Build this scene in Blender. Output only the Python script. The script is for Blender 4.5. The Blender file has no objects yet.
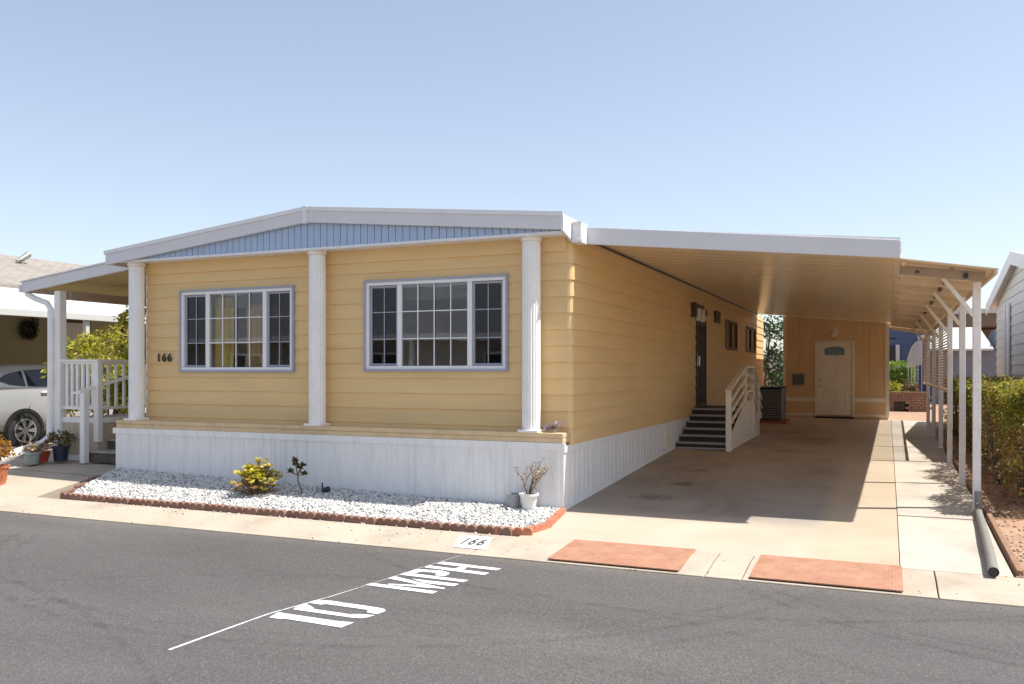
import bpy, math, random
import numpy as np
from mathutils import Vector, Matrix
random.seed(7)
rng = np.random.default_rng(11)
scene = bpy.context.scene
col = scene.collection
PI = math.pi
rad = math.radians

# ------------------------------------------------------------------ materials
def new_mat(name):
    m = bpy.data.materials.new(name); m.use_nodes = True
    nt = m.node_tree
    return m, nt, nt.nodes['Principled BSDF'], nt.nodes['Material Output']

def N(nt, t, **kw):
    n = nt.nodes.new(t)
    for k, v in kw.items():
        if k in n.inputs.keys() if hasattr(n.inputs, 'keys') else False:
            n.inputs[k].default_value = v
        else:
            setattr(n, k, v)
    return n

def coords(nt, scale=(1, 1, 1), kind='Object'):
    tc = nt.nodes.new('ShaderNodeTexCoord')
    mp = nt.nodes.new('ShaderNodeMapping')
    mp.inputs['Scale'].default_value = scale
    nt.links.new(tc.outputs[kind], mp.inputs['Vector'])
    return mp.outputs['Vector']

def noise(nt, vec, scale, detail=6, rough=.6):
    n = nt.nodes.new('ShaderNodeTexNoise')
    n.inputs['Scale'].default_value = scale
    n.inputs['Detail'].default_value = detail
    n.inputs['Roughness'].default_value = rough
    nt.links.new(vec, n.inputs['Vector'])
    return n.outputs['Fac']

def ramp(nt, fac, stops):
    r = nt.nodes.new('ShaderNodeValToRGB')
    els = r.color_ramp.elements
    while len(els) < len(stops): els.new(.5)
    for e, (p, c) in zip(els, stops):
        e.position = p
        e.color = (c[0], c[1], c[2], 1) if hasattr(c, '__len__') else (c, c, c, 1)
    nt.links.new(fac, r.inputs['Fac'])
    return r.outputs['Color']

def mixc(nt, fac, a, b, mode='MIX'):
    m = nt.nodes.new('ShaderNodeMix'); m.data_type = 'RGBA'; m.blend_type = mode
    for s, v in ((0, fac), (6, a), (7, b)):
        if hasattr(v, 'is_linked') or hasattr(v, 'node'): nt.links.new(v, m.inputs[s])
        elif isinstance(v, (int, float)): m.inputs[s].default_value = v
        else: m.inputs[s].default_value = (v[0], v[1], v[2], 1)
    return m.outputs[2]

def bump(nt, fac, bsdf, strength=.3, dist=.01):
    b = nt.nodes.new('ShaderNodeBump')
    b.inputs['Strength'].default_value = strength
    b.inputs['Distance'].default_value = dist
    nt.links.new(fac, b.inputs['Height'])
    nt.links.new(b.outputs['Normal'], bsdf.inputs['Normal'])
    return b

def mrange(nt, val, a, b_):
    m_ = nt.nodes.new('ShaderNodeMapRange'); m_.inputs['From Min'].default_value = a; m_.inputs['From Max'].default_value = b_
    nt.links.new(val, m_.inputs['Value']); return m_.outputs[0]

def sh(c, k): return tuple(min(1, max(0, x * k)) for x in c)

def mat(name, c, var=.12, scale=4., rough=.6, bmp=0., bscale=60., stretch=(1, 1, 1), metal=0., dirt=None, dscale=1.5, damt=.5, spec=.5):
    """painted / plain surface with soft mottling, optional dirt colour patches and fine bump"""
    m, nt, b, o = new_mat(name)
    v = coords(nt, stretch)
    f = noise(nt, v, scale)
    base = ramp(nt, f, [(.3, sh(c, 1 - var)), (.7, sh(c, 1 + var))])
    if dirt:
        f2 = noise(nt, v, dscale, 8, .65)
        k = ramp(nt, f2, [(.5, 0.), (.75, damt)])
        base = mixc(nt, k, base, dirt)
    nt.links.new(base, b.inputs['Base Color'])
    b.inputs['Roughness'].default_value = rough
    b.inputs['Metallic'].default_value = metal
    b.inputs['Specular IOR Level'].default_value = spec
    if bmp: bump(nt, noise(nt, v, bscale, 4), b, bmp, .01)
    return m

M = {}
M['siding'] = mat('tan_siding_paint', (.75, .525, .25), .05, 1.2, .55, .06, 30, (1, 1, 6), dirt=(.60, .42, .21), dscale=.5, damt=.35)
M['siding_side'] = M['siding']
M['tan_trim'] = mat('tan_trim_paint', (.60, .40, .19), .08, 3, .6, .3, 40)
M['ledge'] = mat('tan_ledge_paint', (.68, .51, .30), .1, 2.5, .6, .3, 40, dirt=(.35, .25, .14), dscale=3, damt=.5)
M['soffit'] = mat('cream_soffit_paint', (.84, .69, .48), .04, .8, .2, 0, 10, (.5, 3, 1))
M['white'] = mat('white_paint', (.84, .83, .81), .05, 5, .5, .15, 50)
M['skirt'] = mat('white_skirting_paint', (.84, .835, .825), .04, 2.5, .45, .15, 30, (8, 8, .8), dirt=(.55, .53, .5), dscale=1.2, damt=.45)
M['fascia'] = mat('grey_white_fascia_paint', (.66, .655, .68), .03, 2, .4)
M['cap'] = mat('pale_metal_cap', (.74, .74, .76), .05, 4, .35)
M['blue'] = mat('pale_blue_panel_paint', (.38, .48, .66), .06, 3, .5, .1, 40, (6, 1, 1))
M['groove'] = mat('dark_groove', (.12, .14, .19), .1, 4, .8)
M['frame'] = mat('white_vinyl', (.8, .8, .81), .03, 3, .35)
M['trim_blue'] = mat('blue_grey_window_trim', (.36, .37, .43), .06, 3, .45)
M['roofing'] = mat('white_roof_coating', (.7, .7, .7), .08, 2, .6, .2, 30)
M['dark'] = mat('dark_bronze_metal', (.018, .016, .017), .2, 6, .4)
M['brown_glass'] = mat('brown_tinted_shade', (.12, .075, .04), .2, 5, .3)
M['brown'] = mat('brown_metal', (.06, .034, .024), .2, 5, .5)
M['black_plastic'] = mat('black_plastic', (.02, .02, .022), .2, 6, .45)
M['number'] = mat('black_number_paint', (.015, .014, .013), .2, 6, .5)
M['stencil'] = mat('grey_stencil_paint', (.06, .06, .075), .3, 20, .7)
M['stair_dark'] = mat('dark_grey_riser', (.032, .03, .03), .2, 6, .7, .2, 40)
M['stair_edge'] = mat('grey_nosing', (.36, .35, .34), .12, 6, .6)
M['stair_top'] = mat('worn_tread_carpet', (.16, .12, .085), .2, 20, .95, .4, 120)
M['cream'] = mat('cream_wood_paint', (.85, .80, .70), .06, 4, .55, .1, 40, dirt=(.42, .33, .24), dscale=4, damt=.35)
M['cream_door'] = mat('cream_door_paint', (.88, .83, .72), .04, 3, .45)
M['shed'] = mat('tan_shed_paint', (.75, .53, .29), .06, 2, .6, .3, 60, (5, 5, .7))
M['glass_dark'] = mat('dark_door_glass', (.03, .035, .045), .3, 12, .12)
M['brass'] = mat('worn_brass', (.42, .33, .2), .1, 10, .35, metal=.9)
M['lampglass'] = mat('frosted_lamp_glass', (.75, .7, .6), .05, 6, .25)
M['grey_metal'] = mat('grey_metal', (.30, .29, .27), .15, 8, .45, metal=.3)
M['ac'] = mat('dark_condenser_metal', (.022, .024, .03), .2, 6, .45)
M['redpad'] = mat('red_brick_pad', (.34, .10, .055), .25, 12, .85, .4, 60)
M['tread'] = mat('weathered_tread_board', (.36, .33, .29), .15, 5, .75, .3, 40, (1, 8, 1))
M['riser'] = mat('dark_brown_riser_board', (.12, .095, .075), .2, 5, .8, .3, 40)
M['porch_board'] = mat('beige_porch_board', (.55, .46, .34), .08, 3, .65, .2, 40, (6, 1, .6))
M['porch_soffit'] = mat('ochre_porch_soffit', (.56, .44, .22), .08, 2, .55)
M['beam'] = mat('taupe_beam_paint', (.40, .32, .26), .1, 3, .6)
M['carpaint'] = mat('silver_car_paint', (.50, .51, .525), .02, 2, .22, metal=.35)
M['tyre'] = mat('tyre_rubber', (.02, .02, .02), .2, 10, .8)
M['rim'] = mat('silver_alloy', (.6, .6, .6), .05, 8, .3, metal=.7)
M['carglass'] = mat('dark_car_glass', (.012, .02, .025), .2, 4, .06)
M['redlens'] = mat('red_lens', (.35, .02, .02), .1, 8, .2)
M['chrome'] = mat('bright_chrome', (.7, .7, .7), .05, 8, .15, metal=1)
M['terracotta'] = mat('terracotta', (.50, .17, .08), .12, 10, .8, .2, 50)
M['redpot'] = mat('red_plastic_pot', (.40, .055, .035), .12, 8, .5)
M['bluepot'] = mat('dark_blue_pot', (.012, .02, .05), .2, 8, .4)
M['greypot'] = mat('grey_green_pot', (.30, .36, .33), .12, 8, .6)
M['zinc'] = mat('dull_zinc', (.36, .37, .38), .2, 10, .55, .2, 40, metal=.4)
M['whitepot'] = mat('white_plastic_pot', (.78, .76, .72), .06, 6, .45)
M['soil'] = mat('potting_soil', (.06, .04, .028), .3, 30, .95, .6, 80)
M['twig'] = mat('dry_twig', (.20, .13, .075), .25, 20, .85)
M['bark'] = mat('bark', (.17, .12, .085), .3, 12, .9, .6, 40, (1, 1, .3))
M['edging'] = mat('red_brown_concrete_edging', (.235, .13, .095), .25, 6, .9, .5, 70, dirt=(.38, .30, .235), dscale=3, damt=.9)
M['edging_sunlit'] = mat('orange_red_concrete_edging', (.50, .19, .11), .15, 8, .9, .5, 70, dirt=(.5, .3, .2), dscale=5, damt=.5)  # same scalloped blocks in a sunlit tone, the sun is in the colour
M['wood_edge'] = mat('weathered_wood_edging', (.28, .16, .10), .2, 5, .9, .4, 50, (6, 1, 1))
M['pipe'] = mat('grey_drain_pipe', (.24, .23, .20), .12, 8, .5)
M['awning'] = mat('sun_aged_awning_panel', (.80, .67, .50), .05, 2, .5, .1, 20)
_nt = M['awning'].node_tree; _b = _nt.nodes['Principled BSDF']; _o = _nt.nodes['Material Output']
_tl = _nt.nodes.new('ShaderNodeBsdfTranslucent'); _tl.inputs['Color'].default_value = (.80, .66, .48, 1)
_mx = _nt.nodes.new('ShaderNodeMixShader'); _mx.inputs[0].default_value = .16
_nt.links.new(_b.outputs[0], _mx.inputs[1]); _nt.links.new(_tl.outputs[0], _mx.inputs[2]); _nt.links.new(_mx.outputs[0], _o.inputs['Surface'])
M['rafter'] = mat('tan_painted_rafter', (.70, .57, .42), .1, 4, .6, .1, 40)
M['rafter_grey'] = mat('dusty_grey_beam', (.33, .25, .18), .12, 4, .6)
M['post'] = mat('white_post_paint', (.84, .82, .80), .05, 4, .5, .1, 40, dirt=(.5, .42, .34), dscale=3, damt=.4)
M['shingle'] = None
M['nb_wall'] = mat('olive_beige_wall', (.33, .28, .18), .06, 2, .8, .2, 40)
M['nb_white'] = mat('white_aluminium_awning', (.56, .55, .525), .04, 3, .4)
M['rightwall'] = mat('pale_grey_siding', (.62, .63, .63), .04, 2, .55, .15, 40, (1, 1, 8))
M['rightroof'] = mat('pale_grey_fascia', (.66, .66, .69), .04, 3, .5)
M['navy'] = mat('slate_blue_siding', (.075, .105, .18), .08, 3, .7)
M['greyhouse'] = mat('slate_grey_wall', (.17, .18, .215), .06, 3, .7)
M['brown_soffit'] = mat('brown_eave_paint', (.20, .14, .09), .12, 4, .7)
M['brick'] = mat('worn_red_brick', (.27, .165, .115), .3, 10, .9, .5, 60, dirt=(.42, .33, .25), dscale=6, damt=.8)
M['curtain'] = mat('yellow_curtain', (.82, .62, .03), .2, 6, .9, stretch=(8, 8, .5))
M['curtain_b'] = mat('tan_curtain', (.72, .50, .20), .2, 6, .9, stretch=(8, 8, .5))
M['blind'] = mat('grey_blind', (.45, .45, .46), .05, 4, .7, stretch=(1, 1, 30))
M['room'] = mat('room_wall', (.42, .38, .33), .05, 2, .9)
M['purple'] = mat('lilac_flower', (.46, .37, .41), .2, 20, .7)
M['lattice'] = mat('cream_lattice_paint', (.78, .67, .53), .06, 4, .6)
M['rust'] = None

# glass: thin sheet, mirror by Fresnel, otherwise clear
def glass_mat(name, tint, k=1.0):
    m, nt, b, o = new_mat(name)
    nt.nodes.remove(b)
    tr = nt.nodes.new('ShaderNodeBsdfTransparent'); tr.inputs['Color'].default_value = (*tint, 1)
    gl = nt.nodes.new('ShaderNodeBsdfGlossy'); gl.inputs['Roughness'].default_value = .015
    gl.inputs['Color'].default_value = (.9, .92, .95, 1)
    fr = nt.nodes.new('ShaderNodeFresnel'); fr.inputs['IOR'].default_value = 1.55
    mu = nt.nodes.new('ShaderNodeMath'); mu.operation = 'MULTIPLY_ADD'
    mu.inputs[1].default_value = 1.9 * k; mu.inputs[2].default_value = .055 * k; mu.use_clamp = True
    nt.links.new(fr.outputs[0], mu.inputs[0])
    v = coords(nt); f = noise(nt, v, 1.3, 2)
    bp = nt.nodes.new('ShaderNodeBump'); bp.inputs['Strength'].default_value = .05; bp.inputs['Distance'].default_value = .02
    nt.links.new(f, bp.inputs['Height']); nt.links.new(bp.outputs['Normal'], gl.inputs['Normal'])
    mx = nt.nodes.new('ShaderNodeMixShader')
    nt.links.new(mu.outputs[0], mx.inputs[0]); nt.links.new(tr.outputs[0], mx.inputs[1]); nt.links.new(gl.outputs[0], mx.inputs[2])
    nt.links.new(mx.outputs[0], o.inputs['Surface'])
    return m
M['glass'] = glass_mat('window_glass', (.88, .91, .93), 1.15)
M['glass_screen'] = glass_mat('screened_window_glass', (.22, .25, .31), .55)

def leaf_mat(name, cols, rough=.5, trans=.35):
    m, nt, b, o = new_mat(name)
    ge = nt.nodes.new('ShaderNodeNewGeometry')
    v = coords(nt); f = noise(nt, v, 2.2, 3)
    ad = nt.nodes.new('ShaderNodeMath'); ad.operation = 'MULTIPLY_ADD'
    ad.inputs[1].default_value = .65
    nt.links.new(ge.outputs['Random Per Island'], ad.inputs[0])
    sb = nt.nodes.new('ShaderNodeMath'); sb.operation = 'MULTIPLY'; sb.inputs[1].default_value = .45
    nt.links.new(f, sb.inputs[0]); nt.links.new(sb.outputs[0], ad.inputs[2])
    n = len(cols)
    c = ramp(nt, ad.outputs[0], [(.15 + .7 * i / max(1, n - 1), cc) for i, cc in enumerate(cols)])
    nt.links.new(c, b.inputs['Base Color'])
    b.inputs['Roughness'].default_value = rough
    tl = nt.nodes.new('ShaderNodeBsdfTranslucent'); nt.links.new(c, tl.inputs['Color'])
    mx = nt.nodes.new('ShaderNodeMixShader'); mx.inputs[0].default_value = trans
    nt.links.new(b.outputs[0], mx.inputs[1]); nt.links.new(tl.outputs[0], mx.inputs[2])
    nt.links.new(mx.outputs[0], o.inputs['Surface'])
    return m
M['leaf_hedge'] = leaf_mat('hedge_leaf', [(.10, .12, .02), (.21, .22, .025), (.36, .35, .045), (.26, .14, .05)], .5, .45)
M['leaf_dry'] = leaf_mat('dry_hedge_leaf', [(.30, .17, .08), (.38, .20, .09), (.22, .20, .05), (.46, .30, .16)], .6, .45)
M['leaf_bright'] = leaf_mat('bright_leaf', [(.08, .14, .02), (.14, .24, .02), (.26, .36, .03)])
M['leaf_dark'] = leaf_mat('dark_leaf', [(.018, .04, .012), (.035, .075, .018), (.07, .12, .03)])
M['leaf_shrub'] = leaf_mat('yellow_green_leaf', [(.20, .23, .02), (.42, .42, .03), (.62, .58, .08), (.18, .17, .03)], .5, .45)
M['leaf_gold'] = leaf_mat('golden_leaf', [(.35, .13, .02), (.50, .24, .03), (.30, .20, .03), (.42, .10, .02)])
M['leaf_coleus'] = leaf_mat('red_green_leaf', [(.18, .045, .03), (.26, .09, .05), (.13, .15, .05), (.25, .24, .12)])
M['succ_y'] = leaf_mat('yellow_succulent', [(.26, .32, .03), (.58, .57, .04), (.70, .60, .10), (.45, .25, .08)], .45, .3)
M['succ_p'] = leaf_mat('pink_succulent', [(.48, .27, .14), (.58, .38, .2), (.40, .34, .08), (.34, .17, .09)], .5, .25)
M['succ_g'] = leaf_mat('dark_succulent', [(.03, .06, .015), (.06, .10, .02), (.12, .07, .03)], .45, .1)
M['leaf_tan'] = leaf_mat('dried_leaf', [(.48, .38, .20), (.36, .24, .12), (.55, .46, .28)], .8, .2)
M['wreath'] = leaf_mat('wreath_leaf', [(.012, .02, .010), (.03, .035, .018), (.04, .02, .015)], .8, .1)

# concrete, asphalt, soil, gravel, shingle, rust
def concrete(name, c, stain, damt=.5, sc=1.0):
    m, nt, b, o = new_mat(name)
    v = coords(nt)
    f = noise(nt, v, 1.1 * sc, 9, .62)
    base = ramp(nt, f, [(.28, sh(c, .74)), (.5, c), (.72, sh(c, 1.10))])
    f2 = noise(nt, coords(nt, (1, .6, 1)), .55 * sc, 8, .7)
    base = mixc(nt, ramp(nt, f2, [(.50, 0.), (.72, damt)]), base, stain)
    f3 = noise(nt, v, 90, 3, .7)
    base = mixc(nt, ramp(nt, f3, [(.35, .22), (.6, 0.)]), base, sh(c, .55))
    nt.links.new(base, b.inputs['Base Color'])
    b.inputs['Roughness'].default_value = .85
    bump(nt, noise(nt, v, 120, 5, .7), b, .25, .006)
    return m
M['concrete'] = concrete('sunny_concrete', (.475, .405, .315), (.34, .26, .175), .55)
M['walk'] = concrete('pale_concrete', (.50, .445, .37), (.36, .30, .22), .45)
M['kerb'] = concrete('kerb_concrete', (.47, .40, .315), (.33, .24, .155), .6, 1.4)
M['curbpaint'] = mat('worn_white_paint', (.80, .79, .76), .05, 8, .6, .2, 60, dirt=(.55, .5, .42), dscale=9, damt=.5)

def driveway_mat():
    m, nt, b, o = new_mat('stained_driveway_concrete')
    v = coords(nt)
    f = noise(nt, v, .9, 9, .62)
    c = (.44, .35, .25)
    base = ramp(nt, f, [(.28, sh(c, .80)), (.5, c), (.72, sh(c, 1.12))])
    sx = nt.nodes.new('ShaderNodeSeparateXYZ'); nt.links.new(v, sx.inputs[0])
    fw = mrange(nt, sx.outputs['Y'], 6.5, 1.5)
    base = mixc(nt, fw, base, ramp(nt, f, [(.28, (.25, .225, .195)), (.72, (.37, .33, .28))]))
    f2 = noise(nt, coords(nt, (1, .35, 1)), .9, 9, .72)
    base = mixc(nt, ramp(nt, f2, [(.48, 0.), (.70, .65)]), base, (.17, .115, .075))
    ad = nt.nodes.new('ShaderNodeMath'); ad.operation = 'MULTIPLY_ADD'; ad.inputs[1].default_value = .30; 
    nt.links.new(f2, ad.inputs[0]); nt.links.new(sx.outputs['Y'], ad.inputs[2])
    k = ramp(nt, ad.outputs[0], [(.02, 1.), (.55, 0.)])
    base = mixc(nt, k, base, ramp(nt, f, [(.28, (.41, .345, .265)), (.7, (.51, .44, .345))]))  # front apron paler ahead of the carport shadow: sunlight put into the colour
    # strip by the walkway paler, sunlight put into the colour past the carport's shadow edge
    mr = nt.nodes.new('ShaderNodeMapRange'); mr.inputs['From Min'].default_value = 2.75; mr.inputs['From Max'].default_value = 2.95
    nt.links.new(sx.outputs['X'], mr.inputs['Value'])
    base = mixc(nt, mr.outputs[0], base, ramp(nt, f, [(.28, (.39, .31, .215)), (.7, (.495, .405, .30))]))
    # oil spots by the skirting
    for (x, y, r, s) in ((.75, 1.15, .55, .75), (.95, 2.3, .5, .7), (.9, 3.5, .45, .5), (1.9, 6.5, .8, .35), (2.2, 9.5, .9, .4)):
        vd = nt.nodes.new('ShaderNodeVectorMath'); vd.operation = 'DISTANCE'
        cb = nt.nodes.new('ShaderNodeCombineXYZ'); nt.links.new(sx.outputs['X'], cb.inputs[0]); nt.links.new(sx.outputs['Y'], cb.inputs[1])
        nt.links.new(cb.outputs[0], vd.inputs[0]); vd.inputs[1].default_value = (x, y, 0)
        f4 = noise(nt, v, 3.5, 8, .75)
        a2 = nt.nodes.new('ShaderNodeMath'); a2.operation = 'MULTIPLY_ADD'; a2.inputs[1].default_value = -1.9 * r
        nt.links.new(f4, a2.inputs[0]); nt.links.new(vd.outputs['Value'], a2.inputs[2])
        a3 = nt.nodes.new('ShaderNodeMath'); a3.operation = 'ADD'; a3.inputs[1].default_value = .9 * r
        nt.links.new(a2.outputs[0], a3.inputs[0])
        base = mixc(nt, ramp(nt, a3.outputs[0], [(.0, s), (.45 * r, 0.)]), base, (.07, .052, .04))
    nt.links.new(base, b.inputs['Base Color'])
    b.inputs['Roughness'].default_value = .7
    bump(nt, noise(nt, v, 110, 5, .7), b, .2, .006)
    return m
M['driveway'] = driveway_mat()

def asphalt():
    m, nt, b, o = new_mat('worn_asphalt')
    v = coords(nt)
    f = noise(nt, coords(nt, (.35, 1, 1)), .7, 8, .65)
    base = ramp(nt, f, [(.28, (.074, .070, .069)), (.5, (.091, .087, .085)), (.72, (.110, .105, .102))])
    vo = nt.nodes.new('ShaderNodeTexVoronoi'); vo.inputs['Scale'].default_value = 110
    nt.links.new(v, vo.inputs['Vector'])
    sp = nt.nodes.new('ShaderNodeSeparateColor'); nt.links.new(vo.outputs['Color'], sp.inputs[0])
    base = mixc(nt, ramp(nt, sp.outputs[0], [(.55, 0.), (1., .36)]), base, (.25, .225, .20))
    base = mixc(nt, ramp(nt, sp.outputs[1], [(.6, 0.), (1., .4)]), base, (.045, .04, .038))
    sx = nt.nodes.new('ShaderNodeSeparateXYZ'); nt.links.new(v, sx.inputs[0])
    cb = nt.nodes.new('ShaderNodeCombineXYZ'); nt.links.new(sx.outputs['X'], cb.inputs[0]); nt.links.new(sx.outputs['Y'], cb.inputs[1])
    f5 = noise(nt, v, 6, 5, .7)
    # tyre scuffs: arcs left by cars turning out of the driveway
    for (x, y, r, w, s) in ((5.2, -.3, 3.45, .07, .5), (5.2, -.3, 3.25, .05, .35), (-1.3, -.6, 4.6, .08, .45), (-1.3, -.6, 4.38, .05, .3),
                            (1.6, 1.2, 4.55, .06, .4), (5.5, -6.6, 4.2, .06, .32), (-6.5, -9.5, 5.6, .07, .5), (-5.5, -13.5, 9.2, .06, .35), (.4, -8.6, 5.4, .07, .3)):
        vd = nt.nodes.new('ShaderNodeVectorMath'); vd.operation = 'DISTANCE'
        nt.links.new(cb.outputs[0], vd.inputs[0]); vd.inputs[1].default_value = (x, y, 0)
        d = nt.nodes.new('ShaderNodeMath'); d.operation = 'SUBTRACT'; d.inputs[1].default_value = r
        nt.links.new(vd.outputs['Value'], d.inputs[0])
        ab = nt.nodes.new('ShaderNodeMath'); ab.operation = 'ABSOLUTE'; nt.links.new(d.outputs[0], ab.inputs[0])
        k = ramp(nt, ab.outputs[0], [(w * .25, s * .85), (w * .75, 0.)])
        k2 = mixc(nt, 1., k, ramp(nt, f5, [(.38, 0.), (.6, 1.)]), 'MULTIPLY')
        base = mixc(nt, k2, base, (.045, .042, .04))
    # oil drips and grime spots, coarser stone showing where the binder has worn
    vs_ = nt.nodes.new('ShaderNodeTexVoronoi'); vs_.inputs['Scale'].default_value = 1.7; nt.links.new(v, vs_.inputs['Vector'])
    so_ = nt.nodes.new('ShaderNodeSeparateColor'); nt.links.new(vs_.outputs['Color'], so_.inputs[0])
    dd_ = nt.nodes.new('ShaderNodeMath'); dd_.operation = 'MULTIPLY_ADD'; dd_.inputs[1].default_value = .10
    nt.links.new(f5, dd_.inputs[0]); nt.links.new(vs_.outputs['Distance'], dd_.inputs[2])
    spot = mixc(nt, 1., ramp(nt, dd_.outputs[0], [(.07, .55), (.115, 0.)]), ramp(nt, so_.outputs[0], [(.62, 0.), (.66, 1.)]), 'MULTIPLY')
    base = mixc(nt, spot, base, (.04, .037, .035))
    worn = noise(nt, coords(nt, (.3, 1, 1)), .45, 5, .6)
    base = mixc(nt, mixc(nt, 1., ramp(nt, worn, [(.45, 0.), (.65, .8)]), ramp(nt, sp.outputs[2], [(.45, 0.), (.9, .6)]), 'MULTIPLY'), base, (.24, .22, .20))
    # fine cracks and a lighter worn band along the gutter
    vc = nt.nodes.new('ShaderNodeTexVoronoi'); vc.feature = 'DISTANCE_TO_EDGE'; vc.inputs['Scale'].default_value = .35
    wv = nt.nodes.new('ShaderNodeVectorMath'); wv.operation = 'MULTIPLY_ADD'; wv.inputs[1].default_value = (.9, .9, .9)
    nz = nt.nodes.new('ShaderNodeTexNoise'); nz.inputs['Scale'].default_value = 1.6; nz.inputs['Detail'].default_value = 7; nt.links.new(v, nz.inputs['Vector'])
    nt.links.new(nz.outputs['Color'], wv.inputs[0]); nt.links.new(v, wv.inputs[2]); nt.links.new(wv.outputs[0], vc.inputs['Vector'])
    ck = mixc(nt, 1., ramp(nt, vc.outputs['Distance'], [(.0, .55), (.006, 0.)]), ramp(nt, noise(nt, v, .5, 3), [(.5, 0.), (.62, 1.)]), 'MULTIPLY')
    base = mixc(nt, ck, base, (.03, .028, .026))
    gk = nt.nodes.new('ShaderNodeMath'); gk.operation = 'MULTIPLY_ADD'; gk.inputs[1].default_value = .25; nt.links.new(f5, gk.inputs[0]); nt.links.new(sx.outputs['Y'], gk.inputs[2])
    base = mixc(nt, ramp(nt, mrange(nt, gk.outputs[0], -2.3, -1.9), [(.0, 0.), (1., .35)]), base, (.22, .19, .16))
    nt.links.new(base, b.inputs['Base Color'])
    b.inputs['Roughness'].default_value = .88
    b.inputs['Specular IOR Level'].default_value = .3
    bump(nt, vo.outputs['Distance'], b, .3, .006)
    return m
M['asphalt'] = asphalt()
M['roadpaint'] = mat('white_road_paint', (.78, .78, .77), .06, 20, .7, .4, 110, dirt=(.25, .235, .22), dscale=38, damt=.8)
def road_paint():
    m, nt, b, o = new_mat('worn_road_paint')
    v = coords(nt)
    f = noise(nt, v, 55, 6, .7); f2 = noise(nt, v, 7, 5, .6)
    ad = nt.nodes.new('ShaderNodeMath'); ad.operation = 'ADD'; nt.links.new(f, ad.inputs[0]); nt.links.new(f2, ad.inputs[1])
    c = mixc(nt, ramp(nt, ad.outputs[0], [(.0, 0.), (1., 1.)]), (.76, .76, .75), (.76, .76, .75))
    k = ramp(nt, mrange(nt, ad.outputs[0], 1.08, 1.24), [(0., 0.), (1., .9)])
    c = mixc(nt, k, c, (.15, .142, .135))
    nt.links.new(c, b.inputs['Base Color']); b.inputs['Roughness'].default_value = .8
    bump(nt, noise(nt, v, 120, 4), b, .4, .006)
    return m
M['roadpaint'] = road_paint()
M['dirt'] = mat('reddish_dry_soil', (.36, .22, .14), .25, 3, .95, .8, 25, dirt=(.46, .32, .2), dscale=1.5, damt=.7)
M['ground'] = mat('dry_ground', (.26, .2, .14), .2, .2, .95)
M['gravelbase'] = mat('packed_gravel', (.33, .32, .30), .35, 40, .95, .8, 60)

def stone_mat(name, cols):
    m, nt, b, o = new_mat(name)
    ge = nt.nodes.new('ShaderNodeNewGeometry')
    n = len(cols)
    c = ramp(nt, ge.outputs['Random Per Island'], [(i / (n - 1), cc) for i, cc in enumerate(cols)])
    nt.links.new(c, b.inputs['Base Color']); b.inputs['Roughness'].default_value = .7
    return m
M['pebble'] = stone_mat('white_pebbles', [(.68, .67, .64), (.56, .55, .53), (.74, .72, .69), (.42, .41, .39), (.70, .67, .62), (.20, .20, .20), (.66, .65, .62), (.30, .29, .28)])
M['rock'] = stone_mat('soil_pebbles', [(.40, .27, .18), (.30, .20, .14), (.5, .38, .28), (.22, .14, .1)])

def shingle(name, c1, c2):
    m, nt, b, o = new_mat(name)
    br = nt.nodes.new('ShaderNodeTexBrick')
    br.inputs['Color1'].default_value = (*c1, 1); br.inputs['Color2'].default_value = (*c2, 1)
    br.inputs['Mortar'].default_value = (*sh(c1, .5), 1)
    br.inputs['Scale'].default_value = 1; br.inputs['Mortar Size'].default_value = .008
    br.inputs['Brick Width'].default_value = .3; br.inputs['Row Height'].default_value = .14
    sx = nt.nodes.new('ShaderNodeSeparateXYZ'); tc = nt.nodes.new('ShaderNodeTexCoord')
    nt.links.new(tc.outputs['Object'], sx.inputs[0])
    cb = nt.nodes.new('ShaderNodeCombineXYZ'); nt.links.new(sx.outputs['Y'], cb.inputs[0]); nt.links.new(sx.outputs['X'], cb.inputs[1])
    nt.links.new(cb.outputs[0], br.inputs['Vector'])
    f = noise(nt, tc.outputs['Object'], 3, 6)
    c = mixc(nt, ramp(nt, f, [(.4, 0.), (.7, .4)]), br.outputs['Color'], sh(c2, .7))
    nt.links.new(c, b.inputs['Base Color']); b.inputs['Roughness'].default_value = .95
    return m
M['shingle'] = shingle('tan_shingles', (.27, .235, .20), (.33, .295, .255))
M['shingle_grey'] = shingle('grey_shingles', (.15, .155, .17), (.20, .205, .22))

def rust():
    m, nt, b, o = new_mat('rusty_tread_plate')
    v = coords(nt)
    f = noise(nt, v, 5, 8, .7)
    c = ramp(nt, f, [(.3, (.31, .15, .09)), (.5, (.40, .205, .125)), (.72, (.46, .26, .175))])
    f2 = noise(nt, v, 1.4, 6, .6)
    c = mixc(nt, ramp(nt, f2, [(.52, 0.), (.75, .45)]), c, (.33, .13, .08))
    nt.links.new(c, b.inputs['Base Color']); b.inputs['Roughness'].default_value = .8
    b.inputs['Metallic'].default_value = .1
    vs = []
    for ang in (45, -45):
        mp = nt.nodes.new('ShaderNodeMapping'); mp.inputs['Rotation'].default_value = (0, 0, rad(ang)); nt.links.new(v, mp.inputs['Vector'])
        wv = nt.nodes.new('ShaderNodeTexWave'); wv.inputs['Scale'].default_value = 9; wv.inputs['Distortion'].default_value = .3
        nt.links.new(mp.outputs['Vector'], wv.inputs['Vector']); vs.append(wv.outputs['Fac'])
    mx = nt.nodes.new('ShaderNodeMath'); mx.operation = 'MULTIPLY'; nt.links.new(vs[0], mx.inputs[0]); nt.links.new(vs[1], mx.inputs[1])
    bump(nt, mx.outputs[0], b, .45, .006)
    return m
M['rust'] = rust()

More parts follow.
